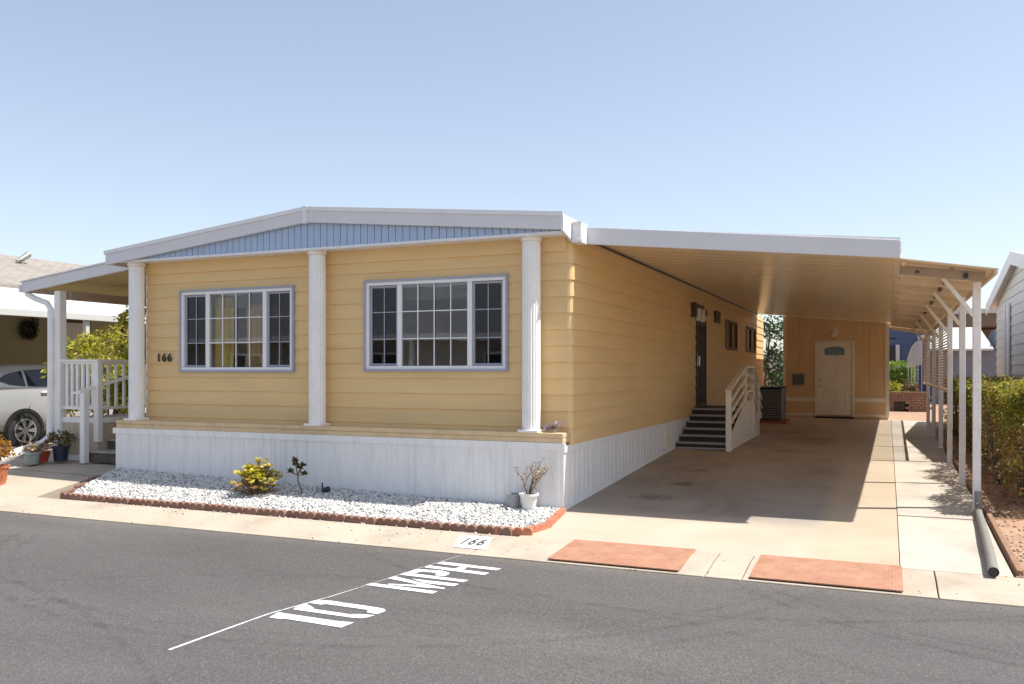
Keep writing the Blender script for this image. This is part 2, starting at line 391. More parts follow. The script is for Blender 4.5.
# ------------------------------------------------------------------ objects
def tag(o, label=None, cat=None, group=None, kind=None):
    if label: o['label'] = label
    if cat: o['category'] = cat
    if group: o['group'] = group
    if kind: o['kind'] = kind
    return o

def thing(name, label, cat, loc=(0, 0, 0), rz=0, group=None):
    o = bpy.data.objects.new(name, None); col.objects.link(o)
    o.empty_display_size = .3
    o.location = loc; o.rotation_euler = (0, 0, rz)
    return tag(o, label, cat, group)

def wloc(o):
    v = Vector((0, 0, 0))
    while o: v += o.location; o = o.parent
    return v

class MB:
    def __init__(s): s.v = []; s.f = []
    def add(s, vs, fs):
        n = len(s.v); s.v += [tuple(p) for p in vs]; s.f += [tuple(i + n for i in f) for f in fs]; return s
    def box(s, x0, x1, y0, y1, z0, z1):
        return s.add([(x0, y0, z0), (x1, y0, z0), (x1, y1, z0), (x0, y1, z0), (x0, y0, z1), (x1, y0, z1), (x1, y1, z1), (x0, y1, z1)],
                     [(0, 3, 2, 1), (4, 5, 6, 7), (0, 1, 5, 4), (1, 2, 6, 5), (2, 3, 7, 6), (3, 0, 4, 7)])
    def hexa(s, p):   # 4 bottom, 4 top
        return s.add(p, [(0, 3, 2, 1), (4, 5, 6, 7), (0, 1, 5, 4), (1, 2, 6, 5), (2, 3, 7, 6), (3, 0, 4, 7)])
    def bar(s, a, b, w, h, up=(0, 0, 1)):
        a = Vector(a); b = Vector(b); d = (b - a).normalized(); up = Vector(up)
        r = d.cross(up)
        if r.length < 1e-4: r = d.cross(Vector((0, 1, 0)))
        r.normalize(); u = r.cross(d).normalized()
        c = []
        for p in (a, b):
            for sx, sz in ((-1, -1), (1, -1), (1, 1), (-1, 1)): c.append(p + r * sx * w / 2 + u * sz * h / 2)
        return s.add(c, [(0, 1, 2, 3), (7, 6, 5, 4), (0, 4, 5, 1), (1, 5, 6, 2), (2, 6, 7, 3), (3, 7, 4, 0)])
    def tube(s, pts, r, n=10, cap=True):
        pts = [Vector(p) for p in pts]; rs = r if isinstance(r, (list, tuple)) else [r] * len(pts)
        rings = []
        ref = None
        for i, p in enumerate(pts):
            d = (pts[min(i + 1, len(pts) - 1)] - pts[max(i - 1, 0)]).normalized()
            if ref is None:
                ref = d.cross(Vector((0, 0, 1)));
                if ref.length < 1e-3: ref = d.cross(Vector((0, 1, 0)))
            x = (ref - d * ref.dot(d)).normalized(); ref = x; y = d.cross(x)
            rings.append([p + (x * math.cos(2 * PI * k / n) + y * math.sin(2 * PI * k / n)) * rs[i] for k in range(n)])
        base = len(s.v); fs = []
        for i in range(len(pts) - 1):
            for k in range(n):
                k2 = (k + 1) % n
                fs.append((i * n + k, i * n + k2, (i + 1) * n + k2, (i + 1) * n + k))
        if cap:
            fs.append(tuple(range(n - 1, -1, -1))); fs.append(tuple((len(pts) - 1) * n + k for k in range(n)))
        return s.add([q for rg in rings for q in rg], fs)
    def lathe(s, prof, c=(0, 0, 0), n=20, flute=0, depth=0.):
        vs = []; fs = []
        for (r, z) in prof:
            for k in range(n):
                a = 2 * PI * k / n
                rr = r - (depth if flute and k % 2 else 0)
                vs.append((c[0] + rr * math.cos(a), c[1] + rr * math.sin(a), c[2] + z))
        for i in range(len(prof) - 1):
            for k in range(n):
                k2 = (k + 1) % n
                fs.append((i * n + k, i * n + k2, (i + 1) * n + k2, (i + 1) * n + k))
        fs.append(tuple(range(n - 1, -1, -1))); fs.append(tuple((len(prof) - 1) * n + k for k in range(n)))
        return s.add(vs, fs)
    def prism(s, poly, axis, a, b):
        """poly of 2D points in the plane normal to axis ('x': (y,z), 'y': (x,z), 'z': (x,y)) from a to b"""
        def P(p, t):
            return (t, p[0], p[1]) if axis == 'x' else (p[0], t, p[1]) if axis == 'y' else (p[0], p[1], t)
        n = len(poly)
        fs = [tuple(range(n - 1, -1, -1)), tuple(range(n, 2 * n))] + [(i, (i + 1) % n, n + (i + 1) % n, n + i) for i in range(n)]
        return s.add([P(p, a) for p in poly] + [P(p, b) for p in poly], fs)
    def build(s, name, m, parent=None, bevel=0, smooth=False, local=False, recalc=True):
        me = bpy.data.meshes.new(name)
        off = wloc(parent) if parent and not local else Vector((0, 0, 0))
        me.from_pydata([(x - off.x, y - off.y, z - off.z) for x, y, z in s.v], [], s.f)
        me.validate(); me.update()
        import bmesh
        bm = bmesh.new(); bm.from_mesh(me); recalc and bmesh.ops.recalc_face_normals(bm, faces=bm.faces); bm.to_mesh(me); bm.free()
        me.materials.append(m)
        if smooth: me.polygons.foreach_set('use_smooth', [True] * len(me.polygons))
        o = bpy.data.objects.new(name, me); col.objects.link(o)
        if parent: o.parent = parent
        if bevel:
            b = o.modifiers.new('bevel', 'BEVEL'); b.width = bevel; b.segments = 2; b.limit_method = 'ANGLE'; b.angle_limit = rad(40)
        if smooth:
            try:
                me.set_sharp_from_angle(angle=rad(40))
            except Exception: pass
        return o

def np_obj(name, V, Fq, m, parent=None, smooth=False):
    """fast mesh from numpy arrays; V world coordinates"""
    off = wloc(parent) if parent else Vector((0, 0, 0))
    V = np.asarray(V, dtype=np.float32) - np.array(off, dtype=np.float32)
    Fq = np.asarray(Fq, dtype=np.int32); k = Fq.shape[1]
    me = bpy.data.meshes.new(name)
    me.vertices.add(len(V)); me.vertices.foreach_set('co', V.ravel())
    me.loops.add(Fq.size); me.loops.foreach_set('vertex_index', Fq.ravel())
    me.polygons.add(len(Fq)); me.polygons.foreach_set('loop_start', np.arange(0, Fq.size, k, dtype=np.int32))
    try: me.polygons.foreach_set('loop_total', np.full(len(Fq), k, dtype=np.int32))
    except Exception: pass
    me.update(calc_edges=True); me.validate()
    me.materials.append(m)
    if smooth: me.polygons.foreach_set('use_smooth', [True] * len(me.polygons))
    o = bpy.data.objects.new(name, me); col.objects.link(o)
    if parent: o.parent = parent
    return o

def leaves(name, P, size, m, parent=None, aspect=.5, up=.4, D=None, sv=.4):
    """one small folded leaf at every point of P"""
    P = np.asarray(P, dtype=float); n = len(P)
    d = rng.normal(size=(n, 3)); d[:, 2] *= .6
    if D is not None: d = d * .6 + np.asarray(D)
    d /= np.linalg.norm(d, axis=1)[:, None] + 1e-9
    nr = rng.normal(size=(n, 3)); nr[:, 2] += up * 2.5
    w = np.cross(d, nr); w /= np.linalg.norm(w, axis=1)[:, None] + 1e-9
    nn = np.cross(w, d)
    L = size * (1 + sv * (rng.random(n) * 2 - 1)); L = L[:, None]
    a = P; b = P + d * L * .5 + w * L * aspect * .5 + nn * L * .08; c = P + d * L - nn * L * .08; e = P + d * L * .5 - w * L * aspect * .5 + nn * L * .08
    V = np.stack([a, b, c, e], 1).reshape(-1, 3)
    F = np.arange(4 * n).reshape(n, 4)
    return np_obj(name, V, F, m, parent)

def blob_points(n, c, r, clumps=30, seed=0, cr=.35, zmin=None, shell=.55):
    """points gathered in clumps spread through an ellipsoid, so that the outline is uneven and gaps show"""
    g = np.random.default_rng(seed)
    cc = g.normal(size=(clumps, 3)); cc /= np.linalg.norm(cc, axis=1)[:, None]
    cc *= (shell + (1 - shell) * g.random((clumps, 1)))
    cs = cr * (.6 + .8 * g.random(clumps))
    i = g.integers(0, clumps, n)
    q = g.normal(size=(n, 3)); q /= np.linalg.norm(q, axis=1)[:, None]; q *= g.random((n, 1)) ** .5
    P = cc[i] + q * cs[i][:, None]
    P = P * np.array(r) + np.array(c)
    if zmin is not None: P = P[P[:, 2] > zmin]
    return P

def copy_tree(o, parent=None):
    c = o.copy(); col.objects.link(c)
    if parent: c.parent = parent
    for ch in list(o.children): copy_tree(ch, c)
    return c

def text_mesh(name, s, size, m, parent, origin, xdir, ydir, extrude=.004, offset=0., spacing=1.0, xs=1.):
    cu = bpy.data.curves.new(name, 'FONT'); cu.body = s; cu.size = size; cu.extrude = extrude; cu.offset = offset
    cu.space_character = spacing; cu.align_x = 'CENTER'; cu.align_y = 'CENTER'
    t = bpy.data.objects.new(name + '_curve', cu); col.objects.link(t)
    dg = bpy.context.evaluated_depsgraph_get(); dg.update()
    me = bpy.data.meshes.new_from_object(t.evaluated_get(dg))
    bpy.data.objects.remove(t); bpy.data.curves.remove(cu)
    x = Vector(xdir).normalized(); y = Vector(ydir).normalized(); z = x.cross(y)
    Mx = Matrix((( x.x, y.x, z.x, 0), (x.y, y.y, z.y, 0), (x.z, y.z, z.z, 0), (0, 0, 0, 1)))
    off = wloc(parent) if parent else Vector((0, 0, 0))
    for v in me.vertices: v.co.x *= xs; v.co = Mx @ v.co + Vector(origin) - off
    me.materials.clear(); me.materials.append(m); me.name = name
    o = bpy.data.objects.new(name, me); col.objects.link(o)
    if parent: o.parent = parent
    return o

# ------------------------------------------------------------------ lie of the land
COLS = [(-40, [(-1.33, -.07), (0, .05), (3, .095), (16.6, .2), (40, .3)]),
        (-12, [(-1.33, -.07), (0, .06), (3, .10), (16.6, .2), (40, .3)]),
        (-9, [(-1.33, -.07), (-.2, .165), (.6, .2), (6, .2), (16.6, .28), (40, .3)]),
        (-7.16, [(-1.33, -.07), (0, .165), (.6, .2), (6, .2), (16.6, .28), (40, .3)]),
        (0, [(-1.33, -.07), (0, .0), (6, .272), (9.5, .30), (16.6, .335), (40, .35)]),
        (4.42, [(-1.33, -.07), (0, -.01), (1.5, .07), (6, .15), (16.6, .29), (40, .35)]),
        (40, [(-1.33, -.07), (0, .0), (1.5, .09), (6, .18), (16.6, .29), (40, .35)])]
def interp(p, y):
    if y <= p[0][0]: return p[0][1]
    for (a, za), (b, zb) in zip(p, p[1:]):
        if y <= b: return za + (zb - za) * (y - a) / (b - a)
    return p[-1][1]
def lotz(x, y):
    if x <= COLS[0][0]: return interp(COLS[0][1], y)
    for (a, pa), (b, pb) in zip(COLS, COLS[1:]):
        if x <= b:
            t = (x - a) / (b - a); return interp(pa, y) * (1 - t) + interp(pb, y) * t
    return interp(COLS[-1][1], y)

def slab(mb, x0, x1, y0, y1, dz=0., nx=4, ny=6, depth=.3, zf=lotz):
    """ground-following slab with sides"""
    xs = np.linspace(x0, x1, nx + 1); ys = np.linspace(y0, y1, ny + 1)
    vs = [(x, y, zf(x, y) + dz) for y in ys for x in xs]
    W = nx + 1
    fs = [(j * W + i, j * W + i + 1, (j + 1) * W + i + 1, (j + 1) * W + i) for j in range(ny) for i in range(nx)]
    rim = [i for i in range(W)] + [j * W + nx for j in range(1, ny + 1)] + [ny * W + i for i in range(nx - 1, -1, -1)] + [j * W for j in range(ny - 1, 0, -1)]
    n = len(vs)
    vs += [(vs[i][0], vs[i][1], vs[i][2] - depth) for i in rim]
    R = len(rim)
    fs += [(rim[k], n + k, n + (k + 1) % R, rim[(k + 1) % R]) for k in range(R)]
    mb.add(vs, fs)

ROADZ = -.12
g = MB(); g.box(-900, 900, -900, 900, -.9, -.5); tag(g.build('ground', M['ground']), 'dry ground reaching to the horizon', 'ground', kind='structure')
# far side of the street and wider lots
g = MB(); g.box(-200, 200, -200, -10.3, -.48, -.06); tag(g.build('far_pavement', M['concrete']), 'concrete lots across the street', 'pavement', kind='structure')
road = MB(); road.add([(-200, -10.3, ROADZ), (200, -10.3, ROADZ), (200, -2.1, ROADZ), (-200, -2.1, ROADZ)], [(0, 1, 2, 3)])
road = tag(road.build('road', M['asphalt']), 'grey asphalt road running past the house', 'road', kind='structure')

# kerb: rolled concrete, poured in lengths
kb = MB()
prof = [(-2.13, -.45), (-2.13, -.108), (-2.03, -.108), (-1.62, -.068), (-1.338, -.064), (-1.338, -.45)]
cuts = [-60, -40, -25, -16, -11.2, -8.6, -5.7, -2.9, -.21, 2.05, 2.36, 3.86, 7, 11, 18, 30, 60]
for a, b_ in zip(cuts, cuts[1:]): kb.prism(prof, 'x', a + .005, b_ - .005)
kerb = tag(kb.build('kerb', M['kerb'], bevel=.006), 'low rolled concrete kerb along the road', 'kerb', kind='structure')

# driveway: main slabs under the carport, walkway strip beside it
ys = [-1.33, .93, 3.4, 5.9, 8.4, 10.9, 13.4, 16.52]
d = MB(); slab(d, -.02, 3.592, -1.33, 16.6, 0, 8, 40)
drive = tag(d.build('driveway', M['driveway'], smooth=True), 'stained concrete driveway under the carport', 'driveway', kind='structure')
d = MB()
for a, b_ in zip(ys, ys[1:]): slab(d, 3.599, 4.46, a + .004, b_ - .004, .004 if a != .93 else .012, 3, 6)
tag(d.build('walkway', M['walk']), 'pale concrete walkway strip beside the carport posts', 'walkway', kind='structure')
d = MB(); d.box(3.58, 4.46, -1.3, 16.5, -.6, -.12); 
# left concrete apron
d = MB()
for a, b_ in ((-1.33, -.35), (-.33, 16)):
    for p, q in ((-9.1, -7.17), (-12, -9.12), (-40, -12.02)): slab(d, p, q, a + .005, b_ - .005, 0, 4, 8)
tag(d.build('path', M['concrete']), 'sunlit concrete apron left of the house', 'path', kind='structure')
d = MB(); slab(d, -7.155, -.03, .05, 17.9, -.03, 4, 8); tag(d.build('house_pad', M['ground']), 'bare ground beneath the house', 'ground', kind='structure')
d = MB(); slab(d, 4.475, 40, -1.33, 16.6, .01, 30, 30); tag(d.build('soil', M['dirt'], smooth=True), 'reddish dry soil right of the walkway', 'soil', kind='structure')
d = MB(); slab(d, -40, 40, 16.62, 70, -.02, 10, 10); tag(d.build('yard', M['dirt']), 'dry earth behind the carport', 'soil', kind='structure')

# gravel bed
def bedz(x, y):
    t = (y + 1.25) / 1.25; t = max(0, min(1, t))
    zf = -.045; zb = lotz(x, 0) + .02
    return zf + (zb - zf) * (t ** .8)
d = MB(); slab(d, -7.1, .04, -1.25, -.01, 0, 24, 6, zf=bedz)
d.v = [(x + max(0, -y) * .36 * (.04 - x) / 7.14 - (.12 * max(0, -y - .95) / .3 if x > 0 else 0), y, z_) for x, y, z_ in d.v]
tag(d.build('gravel_bed', M['gravelbase'], smooth=True), 'packed bed under the white gravel', 'gravel', kind='structure')

ico_v = []
ph = (1 + 5 ** .5) / 2
for a, b_ in ((-1, ph), (1, ph), (-1, -ph), (1, -ph)): ico_v += [(a, b_, 0)]
for a, b_ in ((-1, ph), (1, ph), (-1, -ph), (1, -ph)): ico_v += [(0, a, b_)]
for a, b_ in ((ph, -1), (ph, 1), (-ph, -1), (-ph, 1)): ico_v += [(a, 0, b_)]
ico_v = np.array(ico_v) / math.sqrt(1 + ph * ph)
ico_f = np.array([(0, 11, 5), (0, 5, 1), (0, 1, 7), (0, 7, 10), (0, 10, 11), (1, 5, 9), (5, 11, 4), (11, 10, 2), (10, 7, 6), (7, 1, 8),
                  (3, 9, 4), (3, 4, 2), (3, 2, 6), (3, 6, 8), (3, 8, 9), (4, 9, 5), (2, 4, 11), (6, 2, 10), (8, 6, 7), (9, 8, 1)])
def stones(name, XYZ, size, m):
    n = len(XYZ)
    s = size * (.55 + .8 * rng.random((n, 1))) * (.7 + .6 * rng.random((n, 3))) * np.array([1, 1, .7])
    jit = 1 + .35 * (rng.random((n, 12, 1)) - .5)
    ang = rng.random(n) * 2 * PI
    V = ico_v[None] * jit * s[:, None, :]
    c, s_ = np.cos(ang)[:, None], np.sin(ang)[:, None]
    X = V[..., 0] * c - V[..., 1] * s_; Y = V[..., 0] * s_ + V[..., 1] * c
    tl = (rng.random((n, 1)) - .5) * 1.2
    Z = V[..., 2] + X * tl
    V = np.stack([X, Y, Z], -1) + np.asarray(XYZ)[:, None, :]
    F = (ico_f[None] + 12 * np.arange(n)[:, None, None]).reshape(-1, 3)
    return np_obj(name, V.reshape(-1, 3), F, m)
n = 17500
X = -7.1 + 7.16 * rng.random(n); Y = -1.26 + 1.24 * rng.random(n)
# left end is cut at a slant, right end rounded
keep = (X > -7.15 + (-Y) * .42) & ~(X > .05 - .08 * np.maximum(0, (Y + .8)) / .8 - .30 * np.maximum(0, -Y - 1.0) / .26)
X, Y = X[keep], Y[keep]
Z = np.array([bedz(x, y) for x, y in zip(X, Y)]) + .004 + .012 * rng.random(len(X))
tag(stones('gravel', np.stack([X, Y, Z], 1), .0175, M['pebble']), 'loose white pebbles filling the bed before the skirting', 'gravel', kind='stuff')
n = 900
X = 4.5 + 2.0 * rng.random(n) ** 1.5; Y = -1.3 + 7 * rng.random(n) ** 1.4
Z = np.array([lotz(x, y) for x, y in zip(X, Y)]) + .012
tag(stones('pebbles', np.stack([X, Y, Z], 1), .017, M['rock']), 'small stones and crumbs on the reddish soil', 'pebbles', kind='stuff')
n = 1500
X = 4.55 + 1.4 * rng.random(n); Y = 1.0 + 13 * rng.random(n) ** 1.4
Z = np.array([lotz(x, y) for x, y in zip(X, Y)]) + .02
o = leaves('leaf_litter', np.stack([X, Y, Z], 1), .055, M['leaf_dry'], None, .5, 1.5); tag(o, 'dry fallen leaves beneath the hedge', 'leaves', kind='stuff')

n = 420
X = -8 + 13 * rng.random(n); Y = np.where(rng.random(n) < .6, -2.1 - .25 * rng.random(n) ** 2, -1.36 - .7 * rng.random(n))
Z = np.where(Y < -2.1, -.112, np.interp(Y, [-2.03, -1.62, -1.338], [-.104, -.064, -.058]))
o = leaves('fallen_leaves', np.stack([X, Y, Z], 1), .022, M['leaf_dry'], None, .5, 2.5); tag(o, 'small dry leaf bits scattered along the kerb', 'leaves', kind='stuff')
n = 140
X = -6.6 + 6.4 * rng.random(n); Y = -1.345 - .35 * rng.random(n) ** 2.5
Z = np.interp(Y, [-1.7, -1.62, -1.338], [-.072, -.064, -.060])
tag(stones('stray_gravel', np.stack([X, Y, Z], 1), .011, M['pebble']), 'stray white pebbles fallen on the kerb', 'gravel', kind='stuff')

# edging blocks: red-brown scalloped concrete
def edging_mesh(mb, n=4, w=.1, L=.41):
    top = []
    for i in range(n):
        for k in range(7):
            a = PI - PI * k / 6
            top.append((-L / 2 + .005 + (i + .5) * w + math.cos(a) * w * .5, .062 + math.sin(a) * .04))
    poly = [(-L / 2 + .005, -.06)] + top + [(L / 2 - .005, -.06)]
    mb.prism(poly, 'y', -.035, .035)
proto = None
def edge_block(x, y, rz, lab, grp, m, dz=0.):
    global proto
    if proto is None:
        mb = MB(); edging_mesh(mb); proto = mb.build('edging_block', M['edging'], bevel=.004)
        o = proto
    else:
        o = proto.copy(); col.objects.link(o)
    if m is not M['edging']:
        o.data = o.data.copy(); o.data.materials[0] = m
    o.location = (x, y, -.086 + dz); o.rotation_euler = (0, 0, rz)
    tag(o, lab, 'edging', grp)
xs = np.arange(-6.5, -.3, .413)
for x in xs:
    edge_block(x, -1.285 + .012 * random.uniform(-1, 1), rad(random.uniform(-1.2, 1.2)), 'red brown scalloped concrete edging block between the white gravel and the kerb', 'scalloped edging blocks along the kerb', M['edging'], .004 * random.uniform(-1, 1))
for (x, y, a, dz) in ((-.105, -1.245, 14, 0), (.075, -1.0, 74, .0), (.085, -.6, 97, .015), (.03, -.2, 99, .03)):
    edge_block(x, y, rad(a), 'orange red sunlit edging block bordering the driveway side of the gravel', 'orange edging blocks by the driveway', M['edging_sunlit'], dz)
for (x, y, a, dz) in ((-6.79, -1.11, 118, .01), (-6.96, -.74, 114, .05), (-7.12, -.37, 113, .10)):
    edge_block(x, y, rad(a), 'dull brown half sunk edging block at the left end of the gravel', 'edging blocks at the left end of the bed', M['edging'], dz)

# painted lettering on the road and kerb
z = ROADZ + .004
def flat(mb, pts, z=z): mb.add([(x, y, z) for x, y in pts], [tuple(range(len(pts)))])
L = MB(); flat(L, [(-.576, -4.59), (-.602, -4.453), (-.533, -4.462), (-.053, -4.471), (.055, -4.451), (.039, -4.592), (-.068, -4.587), (-.459, -4.571), (-.482, -4.591)])
o = L.build('road_letter', M['roadpaint'], road)
o['label'] = 'painted figure 1'
L = MB()
outer = [(-.55, -4.35), (-.575, -4.28), (-.569, -4.20), (-.56, -4.178), (-.479, -4.225), (-.435, -4.255), (-.409, -4.283), (-.099, -4.292), (-.03, -4.262), (.089, -4.24), (.075, -4.30), (.045, -4.345), (-.011, -4.36), (-.511, -4.352)]
flat(L, outer)
flat(L, [(-.555, -4.153), (-.56, -4.10), (-.551, -4.07), (-.432, -4.036), (.005, -4.06), (.07, -4.075), (.102, -4.115), (.10, -4.16), (.086, -4.212), (-.008, -4.199), (-.02, -4.16), (-.045, -4.141), (-.414, -4.13), (-.439, -4.16)])
o = L.build('road_letter', M['roadpaint'], road); o['label'] = 'painted stencil figure 0'
L = MB()
flat(L, [(-.464, -3.51), (-.452, -3.435), (.185, -3.462), (.178, -3.539)])
flat(L, [(-.412, -3.24), (-.393, -3.155), (-.02, -3.285), (.195, -3.345), (.19, -3.375), (-.3, -3.43), (-.31, -3.40), (-.06, -3.345), (-.1, -3.318)])
flat(L, [(-.221, -3.172), (.232, -3.178), (.225, -3.261), (-.05, -3.262)])
o = L.build('road_letter', M['roadpaint'], road); o['label'] = 'painted letter M'
L = MB()
flat(L, [(-.394, -3.086), (-.378, -2.998), (.248, -3.030), (.235, -3.104)])
flat(L, [(-.370, -2.985), (-.356, -2.842), (-.12, -2.810), (-.03, -2.845), (-.002, -2.91), (-.007, -2.980), (-.101, -2.985), (-.105, -2.935), (-.15, -2.905), (-.273, -2.91), (-.30, -2.985)])
o = L.build('road_letter', M['roadpaint'], road); o['label'] = 'painted letter P'
L = MB()
flat(L, [(-.333, -2.755), (-.325, -2.67), (.297, -2.722), (.286, -2.806)])
flat(L, [(-.301, -2.58), (-.295, -2.486), (.328, -2.524), (.312, -2.604)])
flat(L, [(-.058, -2.684), (-.045, -2.606), (.03, -2.612), (.026, -2.692)], z)
o = L.build('road_letter', M['roadpaint'], road); o['label'] = 'painted letter H'
L = MB()
pts = [(-.69, -5.42), (-.668, -4.92), (-.645, -4.5), (-.52, -3.95), (-.455, -3.52)]
pts2 = [(-.455, -3.52), (-.40, -3.1), (-.32, -2.5), (-.25, -2.12)]
def strip(mb, p, w0, w1, z):
    m = len(p); vs = []
    for i, (x, y) in enumerate(p):
        w = w0 + (w1 - w0) * i / (m - 1)
        vs += [(x - w, y, z), (x + w, y, z)]
    mb.add(vs, [(2 * i, 2 * i + 1, 2 * i + 3, 2 * i + 2) for i in range(m - 1)])
strip(L, pts, .012, .003, z - .002); strip(L, pts2, .003, .002, z - .002)
o = L.build('painted_line', M['roadpaint'], road); o['label'] = 'thin white guide line along the lettering'
L = MB()
def kz(y): return -.068 + (-.04) * (-1.62 - y) / .41 if y < -1.62 else -.064 - .004 * (-1.338 - y) / .282
ykk = [-1.50, -1.62, -1.94]
vs = []
for y, (a, b_) in zip(ykk, ((-.585, -.215), (-.56, -.19), (-.455, -.095))):
    vs += [(a, y, kz(y) + .006), (b_, y, kz(y) + .006)]
L.add(vs, [(0, 1, 3, 2), (2, 3, 5, 4)])
o = L.build('painted_patch', M['curbpaint'], kerb); o['label'] = 'white painted patch on the kerb'
text_mesh('kerb_number', '166', .30, M['stencil'], kerb, (-.335, -1.74, kz(-1.74) + .0095), (1, 0, 0), (0, 1, .0976), .0005, .006, 1.25, .5)

# rusty ramp plates on the kerb
def plate(x0, x1, lab):
    t = thing('ramp_plate', lab, 'ramp plate', ((x0 + x1) / 2, -1.72, -.08), 0, 'rusty ramp plates')
    b_ = MB()
    y0, y1 = -2.09, -1.325
    b_.hexa([(x0 + .0, y0, -.096), (x1, y0, -.096), (x1, y1, -.058), (x0, y1, -.058), (x0, y0, -.085), (x1, y0, -.085), (x1, y1, -.046), (x0, y1, -.046)])
    b_.build('plate', M['rust'], t, bevel=.003)
    return t
plate(.60, 1.82, 'rusty steel ramp plate on the kerb nearer the house corner')
plate(2.42, 3.61, 'rusty steel ramp plate on the kerb in front of the walkway joint')

# ------------------------------------------------------------------ lap siding
def siding(mb, path, zs, openings=(), lap=.016):
    """lap boards swept along a plan path; openings are (s0,s1,z0,z1) along the path"""
    P = [Vector((x, y)) for x, y in path]
    S = [0]
    for a, b_ in zip(P, P[1:]): S.append(S[-1] + (b_ - a).length)
    nrm = []
    for i in range(len(P)):
        ds = []
        if i > 0: ds.append((P[i] - P[i - 1]).normalized())
        if i < len(P) - 1: ds.append((P[i + 1] - P[i]).normalized())
        nn = sum((Vector((q.y, -q.x)) for q in ds), Vector((0, 0))).normalized()
        c = nn.dot(Vector((ds[0].y, -ds[0].x)))
        nrm.append(nn / max(c, .5))
    def at(s, off):
        for i in range(len(S) - 1):
            if s <= S[i + 1] + 1e-6:
                t = (s - S[i]) / (S[i + 1] - S[i]); q = P[i].lerp(P[i + 1], t) + nrm[i].lerp(nrm[i + 1], t) * off
                return q
        return P[-1]
    sc = sorted(set([round(s, 4) for s in S] + [round(s, 4) for o_ in openings for s in o_[:2]]))
    zc = sorted(set([round(z_, 4) for z_ in zs] + [round(z_, 4) for o_ in openings for z_ in o_[2:]]))
    def hole(s, z_): return any(o_[0] < s < o_[1] and o_[2] < z_ < o_[3] for o_ in openings)
    def off(z_, c0, c1): return lap * (1 - (z_ - c0) / (c1 - c0))
    for c0, c1 in zip(zs, zs[1:]):
        cut = [z_ for z_ in zc if c0 - 1e-6 <= z_ <= c1 + 1e-6]
        for s0, s1 in zip(sc, sc[1:]):
            for z0, z1 in zip(cut, cut[1:]):
                if hole((s0 + s1) / 2, (z0 + z1) / 2): continue
                q = [at(s0, off(z0, c0, c1)), at(s1, off(z0, c0, c1)), at(s1, off(z1, c0, c1)), at(s0, off(z1, c0, c1))]
                mb.add([(q[0].x, q[0].y, z0), (q[1].x, q[1].y, z0), (q[2].x, q[2].y, z1), (q[3].x, q[3].y, z1)], [(0, 1, 2, 3)])
                if abs(z0 - c0) < 1e-5:   # butt of the board
                    a0, a1, b1, b0 = at(s0, -.002), at(s1, -.002), at(s1, lap), at(s0, lap)
                    mb.add([(a0.x, a0.y, z0), (a1.x, a1.y, z0), (b1.x, b1.y, z0), (b0.x, b0.y, z0)], [(0, 1, 2, 3)])

# ------------------------------------------------------------------ the house
H = thing('mobile_home', 'tan manufactured house with white skirting, three white columns and low gabled roof', 'house', (-3.6, 8, 0))
YW = .28; XL = -6.8
arc = [(-.05 + .05 * math.sin(t), YW + .05 - .05 * math.cos(t)) for t in (rad(0), rad(30), rad(60), rad(90))]
path = [(XL, 17.9), (XL, YW)] + arc + [(0, 17.9), (XL, 17.9)]
s_front = 17.9 - YW     # arc length where the front wall begins (x = XL)
def fs_(x): return s_front + (x - XL)
s_side = s_front + (-.05 - XL) + sum(math.dist(a, b_) for a, b_ in zip(arc, arc[1:]))
def ss_(y): return s_side + (y - (YW + .05))
zs = [.765 + .199 * i for i in range(13)]
zs = [z_ for z_ in zs if z_ < 3.2] + [3.30]
W1 = (-6.143, -4.065, 1.63, 2.845); W2 = (-2.928, -.824, 1.643, 2.858)
SW = [(11.1, 12.75, 2.19, 2.84), (14.3, 16.1, 2.19, 2.84)]
DR = (7.66, 8.62, .93, 2.66)
ops = [(fs_(w[0] + .05), fs_(w[1] - .05), w[2] + .05, w[3] - .05) for w in (W1, W2)] + [(ss_(w[0]), ss_(w[1]), w[2], w[3]) for w in SW] + [(ss_(DR[0]), ss_(DR[1]), DR[2], DR[3])]
mb = MB(); siding(mb, path, zs, ops); wall = mb.build('siding_wall', M['siding'], H)
# room behind the windows
mb = MB()
mb.add([(XL + .1, 4.2, .7), (-.1, 4.2, .7), (-.1, 4.2, 3.25), (XL + .1, 4.2, 3.25)], [(0, 1, 2, 3)])
mb.add([(XL + .02, .32, .95), (-.03, .32, .95), (-.03, 17.85, .95), (XL + .02, 17.85, .95)], [(0, 1, 2, 3)])
mb.add([(XL + .02, .32, 3.22), (-.03, .32, 3.22), (-.03, 17.85, 3.22), (XL + .02, 17.85, 3.22)], [(0, 1, 2, 3)])
mb.add([(-3.5, .34, .95), (-3.5, 4.2, .95), (-3.5, 4.2, 3.22), (-3.5, .34, 3.22)], [(0, 1, 2, 3)])
mb.build('room', M['room'], H)

